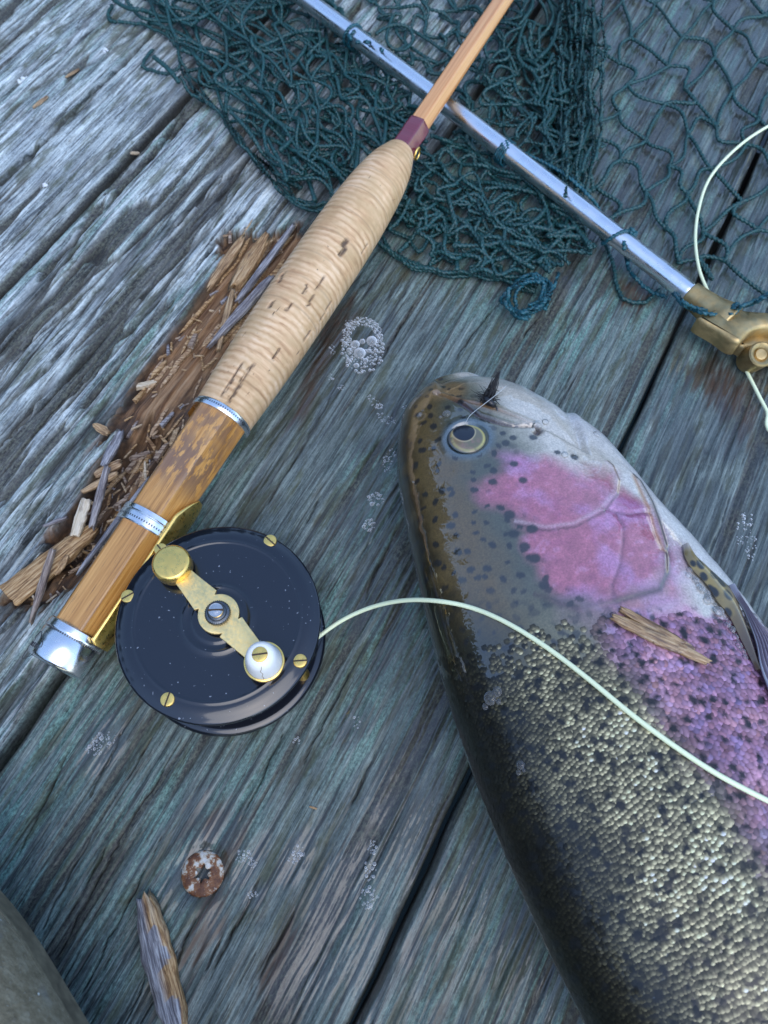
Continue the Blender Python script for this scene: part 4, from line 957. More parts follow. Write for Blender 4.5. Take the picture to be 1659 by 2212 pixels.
# ---- pectoral fin: spotted leading part folded along the belly, then soft rays running out
def strip(left, right, n, m, bulge, off):
    a = smooth_path(left, n); b = smooth_path(right, n); out = np.zeros((n, m, 3))
    for i in range(n):
        for j in range(m):
            f = j / (m - 1); p, nn = surf(*(a[i] * (1 - f) + b[i] * f), 0, True)
            out[i, j] = np.array(p) + np.array(nn) * (off(i / (n - 1), f) + bulge * math.sin(math.pi * f))
    return out
def solid(Vs, thick):
    c = Vs.copy(); c[..., 2] -= thick; full = np.concatenate([Vs, c[:, ::-1]], 1)
    return np.concatenate([full, full[:, :1]], 1)
def fin():
    L1 = Z6([(505, 420), (530, 560), (610, 700), (750, 850), (880, 1050), (1000, 1200), (1130, 1450), (1300, 1780)])
    R1 = Z6([(560, 430), (650, 555), (720, 620), (800, 700), (960, 850), (1035, 930), (1150, 1200), (1330, 1800)])
    A_1 = strip(L1, R1, 90, 22, .0012, lambda u, f: .0009 + .0004 * math.sin(math.pi * u))
    x, y = A_1[..., 0], A_1[..., 1]; u = np.linspace(0, 1, 90)[:, None] * np.ones((1, 22)); f = np.linspace(0, 1, 22)[None] * np.ones((90, 1))
    col = np.zeros(x.shape + (3,)) + np.array((.26, .19, .055)); col = lerp(col, (.16, .12, .05), sstep(.4, .6, fbm(x * 400, y * 400, 5, 3)) * .6)
    col = lerp(col, (.10, .07, .045), sstep(.62, .9, u)); col = lerp(col, (.45, .40, .36), sstep(.12, .0, u))
    for px, py, r in [(1506, 1226, 9), (1534, 1249, 9), (1550, 1264, 10), (1565, 1291, 10), (1538, 1283, 9), (1515, 1250, 8), (1568, 1326, 8), (1530, 1275, 7), (1492, 1222, 6)]:
        q = surf(px, py); col = lerp(col, (.012, .012, .01), sstep(1.2, .8, np.hypot(x - q.x, (y - q.y) * .75) / (r / 7000)))
    t = skin_mat('wet_fin', .4, 1, .05, False); V_ = solid(A_1, .0009); c2 = np.concatenate([col, col[:, ::-1]], 1); c2 = np.concatenate([c2, c2[:, :1]], 1)
    grid_obj('pectoral_fin', V_ - FR, t.m, trout, False, dict(col=c2))
    L2 = Z6([(985, 880), (1060, 1040), (1140, 1200), (1250, 1500), (1310, 1780), (1420, 2050), (1600, 2500)])
    R2 = Z6([(1045, 890), (1110, 1060), (1230, 1260), (1400, 1420), (1560, 1600), (1760, 1900), (2000, 2400)])
    n, m = 80, 70
    A_2 = strip(L2, R2, n, m, .0012, lambda u, f: .0016 + .0008 * math.sin(3 * u))
    u = np.linspace(0, 1, n)[:, None] * np.ones((1, m)); f = np.linspace(0, 1, m)[None] * np.ones((n, 1))
    wv = np.sin(f * 2 * np.pi * 9 + .6 * np.sin(u * 4)); A_2[..., 2] += .00045 * wv * sstep(.05, .3, u)
    col = lerp(np.zeros((n, m, 3)) + np.array((.22, .19, .24)), (.085, .065, .09), sstep(.1, -.8, wv)); col = lerp(col, (.33, .36, .42), sstep(.10, .0, f) * .8); col = lerp(col, (.30, .30, .36), sstep(.2, .0, u))
    col = lerp(col, (.34, .22, .15), sstep(.75, 1., f) * .7)
    V_ = solid(A_2, .0006); c2 = np.concatenate([col, col[:, ::-1]], 1); c2 = np.concatenate([c2, c2[:, :1]], 1)
    grid_obj('fin_rays', V_ - FR, t.m, trout, False, dict(col=c2))
    # tail fin, beyond the frame
    c0 = ctr[-1] + dr * .238; sv = hv[-1] / hl; ca = np.zeros((24, 30, 3))
    for i in range(24):
        for j in range(30):
            f_ = j / 29 * 2 - 1; g = i / 23; ln = .062 * (.72 + .28 * abs(f_) ** 1.5)
            q = c0 + dr * ln * g + sv * f_ * (.017 + .034 * g); ca[i, j] = (q[0], q[1], .0075 + .0006 * math.sin(j * 2.2))
    cc = np.zeros((24, 30, 3)) + np.array((.10, .085, .045)); V_ = solid(ca, .0016); c2 = np.concatenate([cc, cc[:, ::-1]], 1); c2 = np.concatenate([c2, c2[:, :1]], 1)
    grid_obj('tail_fin', V_ - FR, t.m, trout, False, dict(col=c2))
fin()

# ================================================================== the landing net
def cord_mat(name, dark, light):
    t = NT(name); f = t.noise((700,) * 3, 4)
    t.l(t.ramp(f, [(.3, dark), (.7, light)]), 'Base Color'); t.l(.55, 'Roughness'); t.l(.35, 'Coat Weight'); t.b.inputs['Coat Roughness'].default_value = .3
    t.l(t.bump(t.noise((2600,) * 3, 2), .5, .0003), 'Normal'); return t.m
CORD = cord_mat('green_twine', (.003, .030, .031), (.010, .084, .083)); TEAL = cord_mat('teal_cord', (.002, .050, .070), (.006, .11, .14))
T0, T1 = P(640, -16, .0175), P(1493, 637, .0115)
net = empty('landing_net', (T1.x, T1.y, 0)); NR = np.array([T1.x, T1.y, 0])
tag(net, 'folded landing net of dark green mesh with aluminium arm and brass joint', 'landing net')
ALU = metal('brushed_aluminium', (.84, .86, .89), .26, .05, 60, .01)
def smoothmin_floor(p, r=.0008):
    z = deck_z(p[0], p[1]) + r
    return max(p[2], z)
NR_ = np.random.default_rng(77)
netting = MB(); SEGN = 26
def twine(a, b, L0, r=.00088, mb=netting, sway=1.0, lift=1.0, segs=SEGN):
    a, b = np.array(a), np.array(b); d = b - a; ln = np.linalg.norm(d) + 1e-9
    slack = math.sqrt(max(L0 * L0 - ln * ln, (ln * .12) ** 2)) * .5 * sway
    ang = NR_.uniform(0, 2 * np.pi); side = np.cross(d / ln, [0, 0, 1]); side /= np.linalg.norm(side) + 1e-9
    off = side * math.cos(ang) * slack + np.array([0, 0, 1]) * abs(math.sin(ang)) * min(slack, .004) * lift
    t = np.linspace(0, 1, segs)[:, None]; sk = NR_.uniform(-.35, .35)
    bump = np.sin(np.pi * t) * (1 + sk * np.cos(np.pi * t)); w2 = np.sin(2 * np.pi * t) * NR_.normal(0, .22) * slack
    p = a + d * t + off * bump + side * w2
    p[:, 2] = np.maximum(p[:, 2], .0009 + .0004 * NR_.random())
    tube(mb, p - NR, r * NR_.uniform(.92, 1.1), 6, .34, .0042 * NR_.uniform(.85, 1.15), caps=False)
def knot(p, r=.0013, mb=netting):
    p = np.array(p) - NR; ax = NR_.normal(size=3); ax /= np.linalg.norm(ax); b = np.cross(ax, [.3, .5, .8]); b /= np.linalg.norm(b); c = np.cross(ax, b); a = np.linspace(0, 2 * np.pi * 1.6, 11)
    tube(mb, p + r * .62 * (np.cos(a)[:, None] * b + np.sin(a)[:, None] * c) + ax * np.linspace(-r * .5, r * .5, 11)[:, None], .00066, 6)
def sheet(quad, rows, cols, jit, L0, zf, seed, sway=1.0, keep=1.0, region=None, lift=1.0, r=.00088):
    g = np.random.default_rng(seed); q = [np.array(c, float) for c in quad]; node = {}
    for i in range(rows):
        for j in range(cols):
            v = i / (rows - 1); u = (j + .5 * (i % 2)) / (cols - .5)
            p = (q[0] * (1 - u) + q[1] * u) * (1 - v) + (q[3] * (1 - u) + q[2] * u) * v
            sx = (fbm(np.array(p[0] / 170), np.array(p[1] / 170), seed, 2) - .5) * jit * 2.2; sy = (fbm(np.array(p[0] / 170), np.array(p[1] / 170), seed + 5, 2) - .5) * jit * 2.2
            p = p + g.normal(0, jit * .45, 2) + np.array([float(sx), float(sy)])
            z = float(zf(p[0], p[1])) * (.35 + 1.1 * float(fbm(np.array(p[0] / 70), np.array(p[1] / 70), seed + 9, 2)))
            if region is not None and not inside(np.array([p[0]]), np.array([p[1]]), region)[0]: continue
            node[i, j] = P(p[0], p[1], max(z, .001))
    for (i, j), p in node.items():
        knot(p, .00125 * g.uniform(.85, 1.15))
        for dj in ((0, -1) if i % 2 == 0 else (0, 1)):
            w = node.get((i + 1, j + dj))
            if w is not None and g.random() < keep: twine(p, w, L0 * g.uniform(.9, 1.15), sway=sway, lift=lift, r=r)
pile_reg = [(225, -60), (690, -60), (900, 200), (960, 250), (850, 420), (735, 452), (640, 432), (560, 350), (520, 290), (470, 240), (430, 195), (380, 185), (330, 160), (315, 120), (300, 60), (235, 20)]
hump = lambda x, y: .012
sheet([(215, -45), (700, -45), (930, 300), (690, 455)], 11, 8, 15, .0235, lambda x, y: .0025, 201, sway=.8, region=pile_reg)
sheet([(250, -45), (720, -45), (930, 280), (700, 430)], 10, 7, 18, .025, lambda x, y: .006, 202, sway=.8, region=pile_reg)
sheet([(300, -45), (740, -45), (950, 260), (640, 400)], 8, 6, 20, .026, lambda x, y: .010, 203, sway=.8, region=pile_reg)
low_reg = [(960, 260), (880, 330), (815, 470), (812, 528), (905, 572), (1000, 592), (1085, 606), (1215, 590), (1305, 530), (1290, 495), (1100, 340)]
sheet([(800, 400), (980, 225), (1330, 520), (1010, 640)], 10, 7, 14, .022, lambda x, y: .0025, 211, sway=.8, region=low_reg)
sheet([(800, 420), (960, 235), (1320, 500), (1040, 620)], 8, 6, 16, .024, lambda x, y: .006, 212, sway=.8, region=low_reg)
mid_reg = [(700, -60), (1296, -60), (1292, 430), (1210, 400), (960, 215), (840, 110)]
sheet([(680, -60), (1310, -60), (1300, 470), (930, 240)], 12, 9, 16, .023, lambda x, y: .003, 221, sway=.8, region=mid_reg)
sheet([(1000, -60), (1300, -60), (1298, 440), (1080, 280)], 11, 5, 26, .030, lambda x, y: .008, 223, region=mid_reg)
def wander(reg, n, d0, spread, ln, z0, z1, seed, curl=.5):
    """long slack strands that meander through a heap"""
    g = np.random.default_rng(seed); R_ = np.array(reg, float); lo, hi = R_.min(0), R_.max(0); k = 0
    while k < n:
        p = g.uniform(lo, hi)
        if not inside(np.array([p[0]]), np.array([p[1]]), reg)[0]: continue
        a = R(d0 + g.normal(0, spread)); pts = [p]; da = g.normal(0, curl * .4)
        for i in range(int(ln * g.uniform(.6, 1.3) / 26)):
            da = da * .75 + g.normal(0, curl * .45); a += da; q = pts[-1] + 26 * np.array([math.cos(a), math.sin(a)])
            if not inside(np.array([q[0]]), np.array([q[1]]), reg)[0]: break
            pts.append(q)
        if len(pts) < 4: continue
        n_ = 11 * len(pts); q = smooth_path(pts, n_); zz = z0 + (z1 - z0) * fbm(np.linspace(0, len(pts) * .35, n_), np.full(n_, float(k)), seed + k, 2)
        pw = np.array([P(x, y, max(z, .001))[:] for (x, y), z in zip(q, zz)])
        tube(netting, pw - NR, .00095 * g.uniform(.92, 1.1), 6, .34, .0042 * g.uniform(.85, 1.15)); k += 1
        for kk in range(0, len(pw), 31): knot(pw[kk], .0012)
wander(pile_reg, 20, 38, 30, 330, .002, .014, 401, .35); wander(pile_reg, 6, 110, 40, 220, .002, .014, 402, .7)
wander(low_reg, 18, 22, 26, 260, .002, .013, 403, .35); wander(low_reg, 5, 100, 40, 160, .002, .012, 404, .8)
wander(mid_reg, 9, 35, 45, 240, .002, .010, 405, .6); wander([(1090, -60), (1300, -60), (1296, 430), (1180, 380)], 26, 88, 22, 240, .002, .013, 406, .5)
# open single mesh spread flat on the boards
open_reg = [(1262, -90), (1790, -90), (1790, 660), (1560, 640), (1330, 520), (1262, 430)]
sheet([(1235, -90), (1800, -110), (1810, 650), (1215, 560)], 13, 6, 24, .026, lambda x, y: .0022, 231, sway=.75, region=open_reg, lift=.4, r=.00092)
# the gathered edge of the bag: strands running together
def strand(pts, z0, jit, mb=netting, r=.00085, n=90, seed=0, parent_off=True, lob=.34):
    g = np.random.default_rng(seed); q = smooth_path(np.array(pts, float) + g.normal(0, jit, (len(pts), 2)), n)
    w = np.column_stack([(fbm(np.linspace(0, 14, n), np.full(n, 1.), seed + k, 2) - .5) for k in (1, 2)]) * jit * 2
    zz = z0 * (.5 + fbm(np.linspace(0, 7, n), np.full(n, 3.), seed + 4, 2))
    p = np.array([P(a, b, max(z, .001))[:] for (a, b), z in zip(q + w, zz)])
    tube(mb, p - NR, r, 6, lob, .0042, caps=True)
for k in range(15):
    x = 1205 + k * 6.0 + NR_.normal(0, 4)
    strand([(x, -40), (x + 6, 80), (x + 2, 190), (x - 4, 300), (x - 14 - k * .8, 400 + NR_.normal(0, 25))], .006 + .004 * (k % 3), 6, seed=300 + k)
for k in range(4):
    strand([(395, 150), (430, 200), (475, 245), (520, 300), (560, 352), (610, 405), (650, 435), (700, 452), (735, 448)], .002 + .0012 * k, 7, seed=330 + k)
for k in range(4):
    strand([(812, 515), (860, 548), (910, 575), (970, 590), (1040, 600), (1090, 606), (1150, 622)], .0015 + .001 * k, 6, seed=340 + k)
for k in range(3):
    strand([(1300, 505), (1322, 560), (1325, 610), (1350, 650), (1400, 655), (1425, 630)], .0015, 5, seed=350 + k) if k < 1 else strand([(900, 300 + 40 * k), (1000, 380 + 30 * k), (1120, 470 + 20 * k), (1230, 560)], .008, 10, seed=350 + k)
strand([(240, 10), (236, 35), (250, 48), (300, 52), (360, 75)], .002, 3, seed=360)
strand([(330, 105), (312, 130), (318, 150), (350, 158), (385, 150), (388, 120)], .002, 3, seed=361)
tag(netting.build('netting', CORD, net), kind='stuff')
# teal end of the lacing: a bundle of loops lying at the lower edge
teal = MB()
for k in range(7):
    cx, cy, rx, ry = 1140 + NR_.normal(0, 5), 640 + NR_.normal(0, 5), NR_.uniform(34, 56), NR_.uniform(28, 46); a0 = NR_.uniform(0, 6)
    strand([(cx + rx * math.cos(a), cy + ry * math.sin(a) - .25 * rx * math.cos(a)) for a in np.linspace(a0, a0 + NR_.uniform(4.5, 6), 12)], .0035 + .0012 * k, 2, mb=teal, seed=370 + k, n=48)
strand([(1205, 590), (1196, 620), (1180, 660), (1176, 668)], .006, 1, mb=teal, seed=380, n=20)
def round_bar(t0, turns, width, z_ax, mb, r=.0008, seed=0, n=46):
    """cord wound round the aluminium arm at fraction t0 of its length"""
    ax = np.array(T1 - T0); L = np.linalg.norm(ax); ax /= L; s = np.cross(ax, [0, 0, 1]); s /= np.linalg.norm(s); u = np.cross(s, ax)
    a = np.linspace(-1.2, turns * 2 * np.pi - 1.2, n); c = np.array(T0) + ax * (t0 * L)
    p = c + ax * np.linspace(-width / 2, width / 2, n)[:, None] + .0053 * (np.cos(a)[:, None] * s + np.sin(a)[:, None] * u)
    p[:, 2] = np.maximum(p[:, 2], .001); tube(mb, p - NR, r, 7, .22, .0034); return p
def bar_t(px, py):
    d1 = (T1 - T0); L = d1.length; d1 = d1 / L; d2 = ray(px, py).normalized(); w = T0 - CAMV; b = d1.dot(d2)
    return (b * d2.dot(w) - d1.dot(w)) / (1 - b * b) / L
for (px, py, tr, wd) in [(760, 88, 1.4, .005), (1096, 325, 3.4, .004), (1348, 520, 1.1, .016)]:
    p = round_bar(bar_t(px, py), tr, wd, 0, teal if px > 1200 else netting if False else teal)
    for k in range(2): knot(p[len(p) // 2 + k * 3] + np.array([0, 0, .001]), .0017, teal)
strand([(1096, 318), (1150, 335), (1230, 385), (1275, 430), (1310, 470), (1345, 505), (1350, 540)], .013, 2, mb=teal, seed=390)
strand([(745, 60), (752, 80), (765, 92), (800, 92), (830, 105)], .02, 2, mb=teal, seed=391)
strand([(1350, 545), (1362, 585), (1400, 625), (1440, 640)], .004, 2, mb=teal, seed=392)
for k in (0, 1):
    strand([(1455, 628 + 5 * k), (1482, 655 + 7 * k), (1530, 672 + 6 * k), (1575, 676 + 4 * k), (1592, 665), (1640, 645 + 5 * k), (1720, 600)], .0175 + .0012 * k, .8, mb=teal, seed=393 + k, r=.0008)
for k in range(3): knot(P(1586 + 3 * k, 668 - 3 * k, .0185), .0022, teal)
tag(teal.build('lacing_cord', TEAL, net), kind='stuff')
# aluminium arm
mb = MB(); pts = np.array([np.array(T0 + (T1 - T0) * f) + np.array([0, 0, .0012 * math.sin(f * 3.1)]) for f in np.linspace(-.75, 1.01, 90)])
tube(mb, pts - NR, .0044, 28); mb.build('frame_arm', ALU, net)
# brass joint: socket, flattened knuckle with a scooped face, pivot screw
ax = (T1 - T0).normalized()
def netl(px, py, z): return np.array(P(px, py, z)) - NR
mb = MB(); c0 = np.array(T1) - NR; axv = np.array(ax)
sp = [(0.0, .0049), (.0006, .0054), (.006, .0057), (.012, .0064), (.017, .0078), (.021, .0080)]
p_ = np.array([c0 + axv * (s - .001) for s, _ in sp]); tube(mb, smooth_path(p_, 26), np.interp(np.linspace(0, 1, 26), np.linspace(0, 1, 6), [r for _, r in sp]), 32)
sock = mb.build('brass_socket', BRASS_OLD, net)
out_px = [(1500, 700), (1522, 688), (1552, 672), (1582, 678), (1610, 684), (1700, 690), (1760, 700), (1760, 745), (1700, 728), (1668, 722), (1640, 720), (1615, 728), (1598, 744), (1590, 752), (1572, 748), (1545, 728)]
def brass_plate(px, z0, z1):
    q = np.array([netl(a, b, (z0 + z1) / 2)[:2] for a, b in px]); area = .5 * np.sum(q[:, 0] * np.roll(q[:, 1], -1) - np.roll(q[:, 0], -1) * q[:, 1])
    if area < 0: q = q[::-1]
    qq = smooth_path(np.vstack([q, q[:1]]), 90)[:-1]; m = MB(); prism(m, qq, z0, z1, .0016); return m
brass_plate(out_px, .0085, .0172).build('brass_knuckle', BRASS_OLD, net, sharp=40)
low_px = [(1588, 752), (1600, 742), (1620, 728), (1660, 724), (1760, 740), (1760, 800), (1700, 790), (1650, 778), (1625, 762), (1600, 760)]
brass_plate(low_px, .0045, .0108).build('brass_cheek', BRASS_OLD, net, sharp=40)
mb = MB(); lathe(mb, [(.0052, -.012), (.0052, -.0006), (.0046, 0), (.0038, -.0002), (.0026, -.0016), (.0022, -.0008), (.0001, -.0006)], 40, basis(netl(1647, 764, .0135), (1, 0, 0), (-.1, -.35, .93)))
mb.build('pivot_screw', BRASS_OLD, net, sharp=40)

# ================================================================== fly line, fly
t = NT('pale_line'); t.l((.80, .87, .58), 'Base Color'); t.l(.38, 'Roughness'); t.b.inputs['Subsurface Weight'].default_value = .15; t.b.inputs['Subsurface Radius'].default_value = (.001, .001, .001)
line_px = smooth_path([(640, 1412), (668, 1392), (690, 1374), (738, 1340), (800, 1312), (868, 1297), (935, 1297), (1010, 1310), (1090, 1343), (1180, 1399), (1270, 1468), (1360, 1543), (1440, 1603), (1530, 1664), (1600, 1703), (1665, 1736), (1740, 1772), (1800, 1800)], 160)
lp = []
for i, (x, y) in enumerate(line_px):
    if x < 1005:
        f = sstep(690, 1005, np.array(x)); zt = surf(1005, 1309).z + .0014
        p = P(x, y, .0150 * (1 - f) + zt * f); h = FB.ray_cast(CAMV, ray(x, y))
        if h[0] is not None and p.z < h[0].z + .0012: p = P(x, y, h[0].z + .0012)
    else: p = surf(x, y, .0009)
    lp.append(p[:])
lp = np.array(lp); k = np.ones(9) / 9; m_ = len(lp)
for c in range(3): lp[4:-4, c] = np.convolve(np.pad(lp[:, c], 0), k, 'valid')
tail_ = lp[-1]
loop = [tail_, P(1880, 1832, .046)[:], P(2010, 1800, .026)[:], [.200, .052, .008], [.235, .075, .003], [.225, .115, .0022], P(1700, 960, .0022)[:], P(1655, 884, .0022)[:], P(1622, 820, .002)[:], P(1590, 758, .002)[:], P(1555, 690, .002)[:], P(1530, 632, .0022)[:], P(1510, 580, .004)[:], P(1502, 515, .004)[:],
        P(1510, 448, .0045)[:], P(1533, 385, .0045)[:], P(1580, 330, .004)[:], P(1640, 284, .004)[:], P(1720, 245, .003)[:], P(1800, 240, .002)[:]]
full = np.vstack([lp, smooth_path(loop, 160)[1:]])
mb = MB(); o0 = full[40].copy(); o0[2] = 0; tube(mb, full - o0, .00072, 10)
o = mb.build('fly_line', t.m); o.location = o0
tag(o, 'pale yellow-green fly line running from the reel over the trout', 'fishing line')

fly_p, fly_n = surf(1054, 862, .0006, True)
fly = empty('fishing_fly', fly_p); tag(fly, 'small black hackled fly stuck in the corner of the trout mouth', 'fishing fly')
HACK = simple('black_hackle', (.006, .006, .008), .45, coat=.3)
fl_l = lambda px, py, z: P(px, py, fly_p.z + z) - fly_p
mb = MB(); g = np.random.default_rng(4)
for k in range(130):
    base = fl_l(1052 + g.normal(0, 7), 864 + g.normal(0, 5), .0006 + g.uniform(0, .001)); u = g.random()
    if u < .62:
        q_ = g.random() ** .7; base = fl_l(1054 + g.normal(0, 6), 862 + g.normal(0, 4), .001); tip = fl_l(1062 + 18 * q_ + g.normal(0, 1.3), 838 - 36 * q_ + g.normal(0, 1.5), .005 + .004 * q_)
    elif u < .75: tip = fl_l(1028 + g.normal(0, 5), 852 + g.normal(0, 8), .003 + g.normal(0, .001))
    elif u < .9: tip = fl_l(1074 + g.normal(0, 4), 868 + g.normal(0, 12), .003 + g.normal(0, .001))
    else: tip = fl_l(1052 + g.normal(0, 12), 840 + g.normal(0, 12), .005 + g.normal(0, .0015))
    m_ = (np.array(base) + np.array(tip)) / 2 + g.normal(0, .0006, 3); q = smooth_path([base, m_, tip], 6)
    tube(mb, q, np.linspace(.00024, .00004, 6), 4)
mb.build('hackle', HACK, fly)
mb = MB(); tube(mb, smooth_path([fl_l(1040, 858, .001), fl_l(1052, 864, .0022), fl_l(1062, 872, .0022), fl_l(1070, 880, .001)], 14), [.0005, .0008, .0011, .0013, .0014, .0014, .0014, .0013, .0013, .0012, .001, .0009, .0007, .0005], 10)
mb.build('body', HACK, fly)
mb = MB(); tube(mb, smooth_path([fl_l(1072, 878, .002), fl_l(1075, 890, .0015), fl_l(1068, 896, -.0004), fl_l(1056, 888, -.0010)], 16), .00022, 6); mb.build('hook', STEEL_DK, fly)
t = NT('tippet_nylon'); t.l((.62, .66, .66), 'Base Color'); t.l(.25, 'Roughness'); t.b.inputs['Transmission Weight'].default_value = .3
tp = [surf(1008, 914, .0026)[:], surf(1034, 896, .0040)[:], surf(1062, 877, .0046)[:], surf(1092, 857, .0050)[:]]
mb = MB(); tube(mb, smooth_path(tp, 24) - np.array(fly_p), .00010, 6); mb.build('tippet', t.m, fly)

# ================================================================== splinters and rotten wood
def chip_mat():
    t = NT('broken_wood'); tone = t.attr('tone')
    f = t.noise((90, 1500, 1500), 5, .65, (1, 0, 2)); b = t.noise((160, 420, 300), 4, .6)
    tan = t.ramp(f, [(.30, (.055, .025, .010)), (.43, (.23, .12, .045)), (.54, (.45, .28, .125)), (.70, (.62, .47, .28))])
    gry = t.ramp(f, [(.30, (.030, .034, .045)), (.47, (.15, .165, .20)), (.66, (.44, .47, .52))])
    pal = t.ramp(f, [(.28, (.36, .27, .16)), (.5, (.62, .53, .39)), (.72, (.74, .68, .56))])
    c = t.mix(t.ramp(tone, [(.0, 1.), (.48, 0.)]), tan, gry); c = t.mix(t.ramp(tone, [(.55, 0.), (.95, 1.)]), c, pal)
    c = t.mix(t.ramp(b, [(.55, 0.), (.75, .7)]), c, (.06, .03, .018))
    t.l(c, 'Base Color'); t.l(t.math('SUBTRACT', .7, t.math('MULTIPLY', t.attr('damp'), .4)), 'Roughness'); t.l(t.math('MULTIPLY', t.attr('damp'), .8), 'Coat Weight'); t.b.inputs['Coat Roughness'].default_value = .1
    t.l(t.bump(f, .6, .0006), 'Normal'); return t.m
CHIP = chip_mat()
def sliver_mesh(L, w, th, seed, tone, damp=0.0, n=30, taper=(.5, .5), jag=.12, bend=0.0, split=0.0):
    """splinter along X: lanes of fibres that break off at different lengths"""
    g = np.random.default_rng(seed); m = 18; a = np.linspace(0, 2 * np.pi, m, endpoint=False)
    cy = np.sign(np.cos(a)) * np.abs(np.cos(a)) ** .55; cz = np.sign(np.sin(a)) * np.abs(np.sin(a)) ** .6
    e0 = noise(cy * 4 + seed, cz * 3, seed) * jag * L; e1 = noise(cy * 4 + seed + 9, cz * 3, seed + 1) * jag * L
    s = np.linspace(0, 1, n); V_ = np.zeros((n + 2, m, 3)); tn = np.zeros((n + 2, m))
    for i in range(n):
        f = s[i]; wd = w * np.interp(f, [0, .12, .5, .88, 1], [taper[0], .5 + .5 * taper[0], 1, .5 + .5 * taper[1], taper[1]]) * (1 + .16 * (noise(np.array(f * 6), np.array(1.), seed + 2) - .5))
        x = e0 * (1 - f) + f * (L - e1)
        rr = 1 + .22 * (noise(np.full(m, f * 9), a * 2.2, seed + 3) - .5) + .12 * (noise(np.full(m, f * 3), a * 5, seed + 4) - .5)
        V_[i + 1, :, 0] = x; V_[i + 1, :, 1] = cy * wd / 2 * rr + bend * math.sin(math.pi * f); V_[i + 1, :, 2] = th / 2 + cz * th / 2 * rr * (.8 + .4 * noise(np.array(f * 4), np.array(2.), seed + 5))
        tn[i + 1] = np.clip(tone(f, cy, cz) if callable(tone) else tone, 0, 1)
    V_[0] = V_[1].mean(0) + [w * .1, 0, 0]; V_[-1] = V_[-2].mean(0) - [w * .1, 0, 0]; tn[0], tn[-1] = tn[1], tn[-2]
    return V_, tn
def splinter(label, cat, px0, px1, w, th, seed, tone, z0=None, z1=None, group=None, up=(0, 0, 1), damp=0.0, sub=0.0, name='wood_splinter', **kw):
    p0 = P(*px0, z0) if z0 is not None else P(*px0); p1 = P(*px1, z1) if z1 is not None else P(*px1)
    if z0 is None: p0.z = deck_z(p0.x, p0.y) - sub
    if z1 is None: p1.z = deck_z(p1.x, p1.y) - sub
    V_, tn = sliver_mesh((p1 - p0).length, w, th, seed, tone, **kw)
    o = grid_obj(name, V_, CHIP, None, True, dict(tone=tn, damp=np.full(tn.shape, damp)))
    o.matrix_world = basis(p0, p1 - p0, up)
    return tag(o, label, cat, group)
def two_tone(f, cy, cz): return np.where(cy + .5 * (noise(np.full(cy.shape, f * 7), cy * 2, 3) - .5) > -.05, .08, .52 + .2 * (noise(np.full(cy.shape, f * 14), cy * 6, 4) - .5))
splinter('grey and tan wood splinter lying below the rusty deck screw', 'splinter', (313, 1918), (388, 2230), .0094, .0046, 501, lambda f, cy, cz: 1 - two_tone(f, cy, cz) if False else np.where(cy - .35 + 1.0 * (noise(np.full(cy.shape, f * 6), cy * 1.5, 3) - .5) < -.05, .06, .60 + .3 * (noise(np.full(cy.shape, f * 3), cy * 9, 4) - .5)) if True else 0, n=60, taper=(.45, .6), jag=.10)
# splinter on the trout, forked at its upper end
pa, na = surf(1322, 1330, .0004, True); pb = surf(1536, 1440, .0006)
sp = empty('forked_splinter', pa); tag(sp, 'wet brown forked splinter resting on the trout behind its gill', 'splinter')
for i, (a, b, w_, th_, sd) in enumerate([((1332, 1316), (1480, 1398), .0030, .0018, 511), ((1312, 1332), (1536, 1440), .0040, .0022, 512), ((1400, 1378), (1500, 1412), .0048, .0016, 513)]):
    q0, n0 = surf(*a, .0002, True); q1 = surf(*b, .0002)
    V_, tn = sliver_mesh((q1 - q0).length, w_, th_, sd, lambda f, cy, cz: .50 + .25 * (noise(np.full(cy.shape, f * 8), cy * 3 + cz, 7) - .5), n=44, taper=(.5, .35), jag=.08)
    o = grid_obj('prong', V_, CHIP, sp, True, dict(tone=tn, damp=np.ones_like(tn))); o.matrix_world = Matrix.Translation(-pa) @ basis(q0, q1 - q0, n0)
G_CH = 'wood chips in the rotten hollow'
splinter('pale cream wood chip lying in the rotten hollow', 'wood chip', (164, 1163), (190, 1078), .0048, .0022, 521, lambda f, cy, cz: np.where(np.abs(cy + .1) < .25, .62, 1.), group=G_CH, z0=.0006, z1=.0022, taper=(.75, .7), jag=.06, name='wood_chip')
splinter('long grey splinter standing beside the pale cream chip', 'splinter', (198, 1150), (236, 1005), .0030, .0024, 522, .12, group=G_CH, z0=.0004, z1=.0026, taper=(.8, .6), name='wood_splinter')
splinter('thin grey-brown splinter pointing down towards the butt cap', 'splinter', (66, 1360), (120, 1180), .0027, .0026, 523, .22, group=G_CH, z0=.0024, z1=.0028, taper=(.25, .7), name='wood_splinter')
splinter('broad grey-black splinter bridging the middle of the rotten hollow', 'splinter', (222, 1015), (268, 930), .0042, .0022, 524, .05, group=G_CH, z0=.0010, z1=.0012, name='wood_splinter')
splinter('tan chip crossing under the grey splinters', 'wood chip', (176, 1068), (262, 1022), .0030, .0022, 525, .62, group=G_CH, z0=-.0008, z1=.0014, name='wood_chip')
splinter('brown chip beside the crossing tan chip', 'wood chip', (205, 1030), (268, 1000), .0052, .0018, 526, .42, group=G_CH, z0=-.002, z1=.0, name='wood_chip')
splinter('broad light-brown slab of rotten wood with a ragged bark-brown end', 'wood slab', (18, 1296), (215, 1140), .0105, .0040, 527, .56, z0=-.0012, z1=-.0040, taper=(1.05, .35), jag=.05, n=50, group=G_CH, name='rotten_slab')
splinter('long light-brown splinter lying at the head of the rotten hollow', 'splinter', (470, 770), (505, 622), .0030, .0016, 528, .62, group=G_CH, z0=-.0016, z1=-.0002, name='wood_splinter')
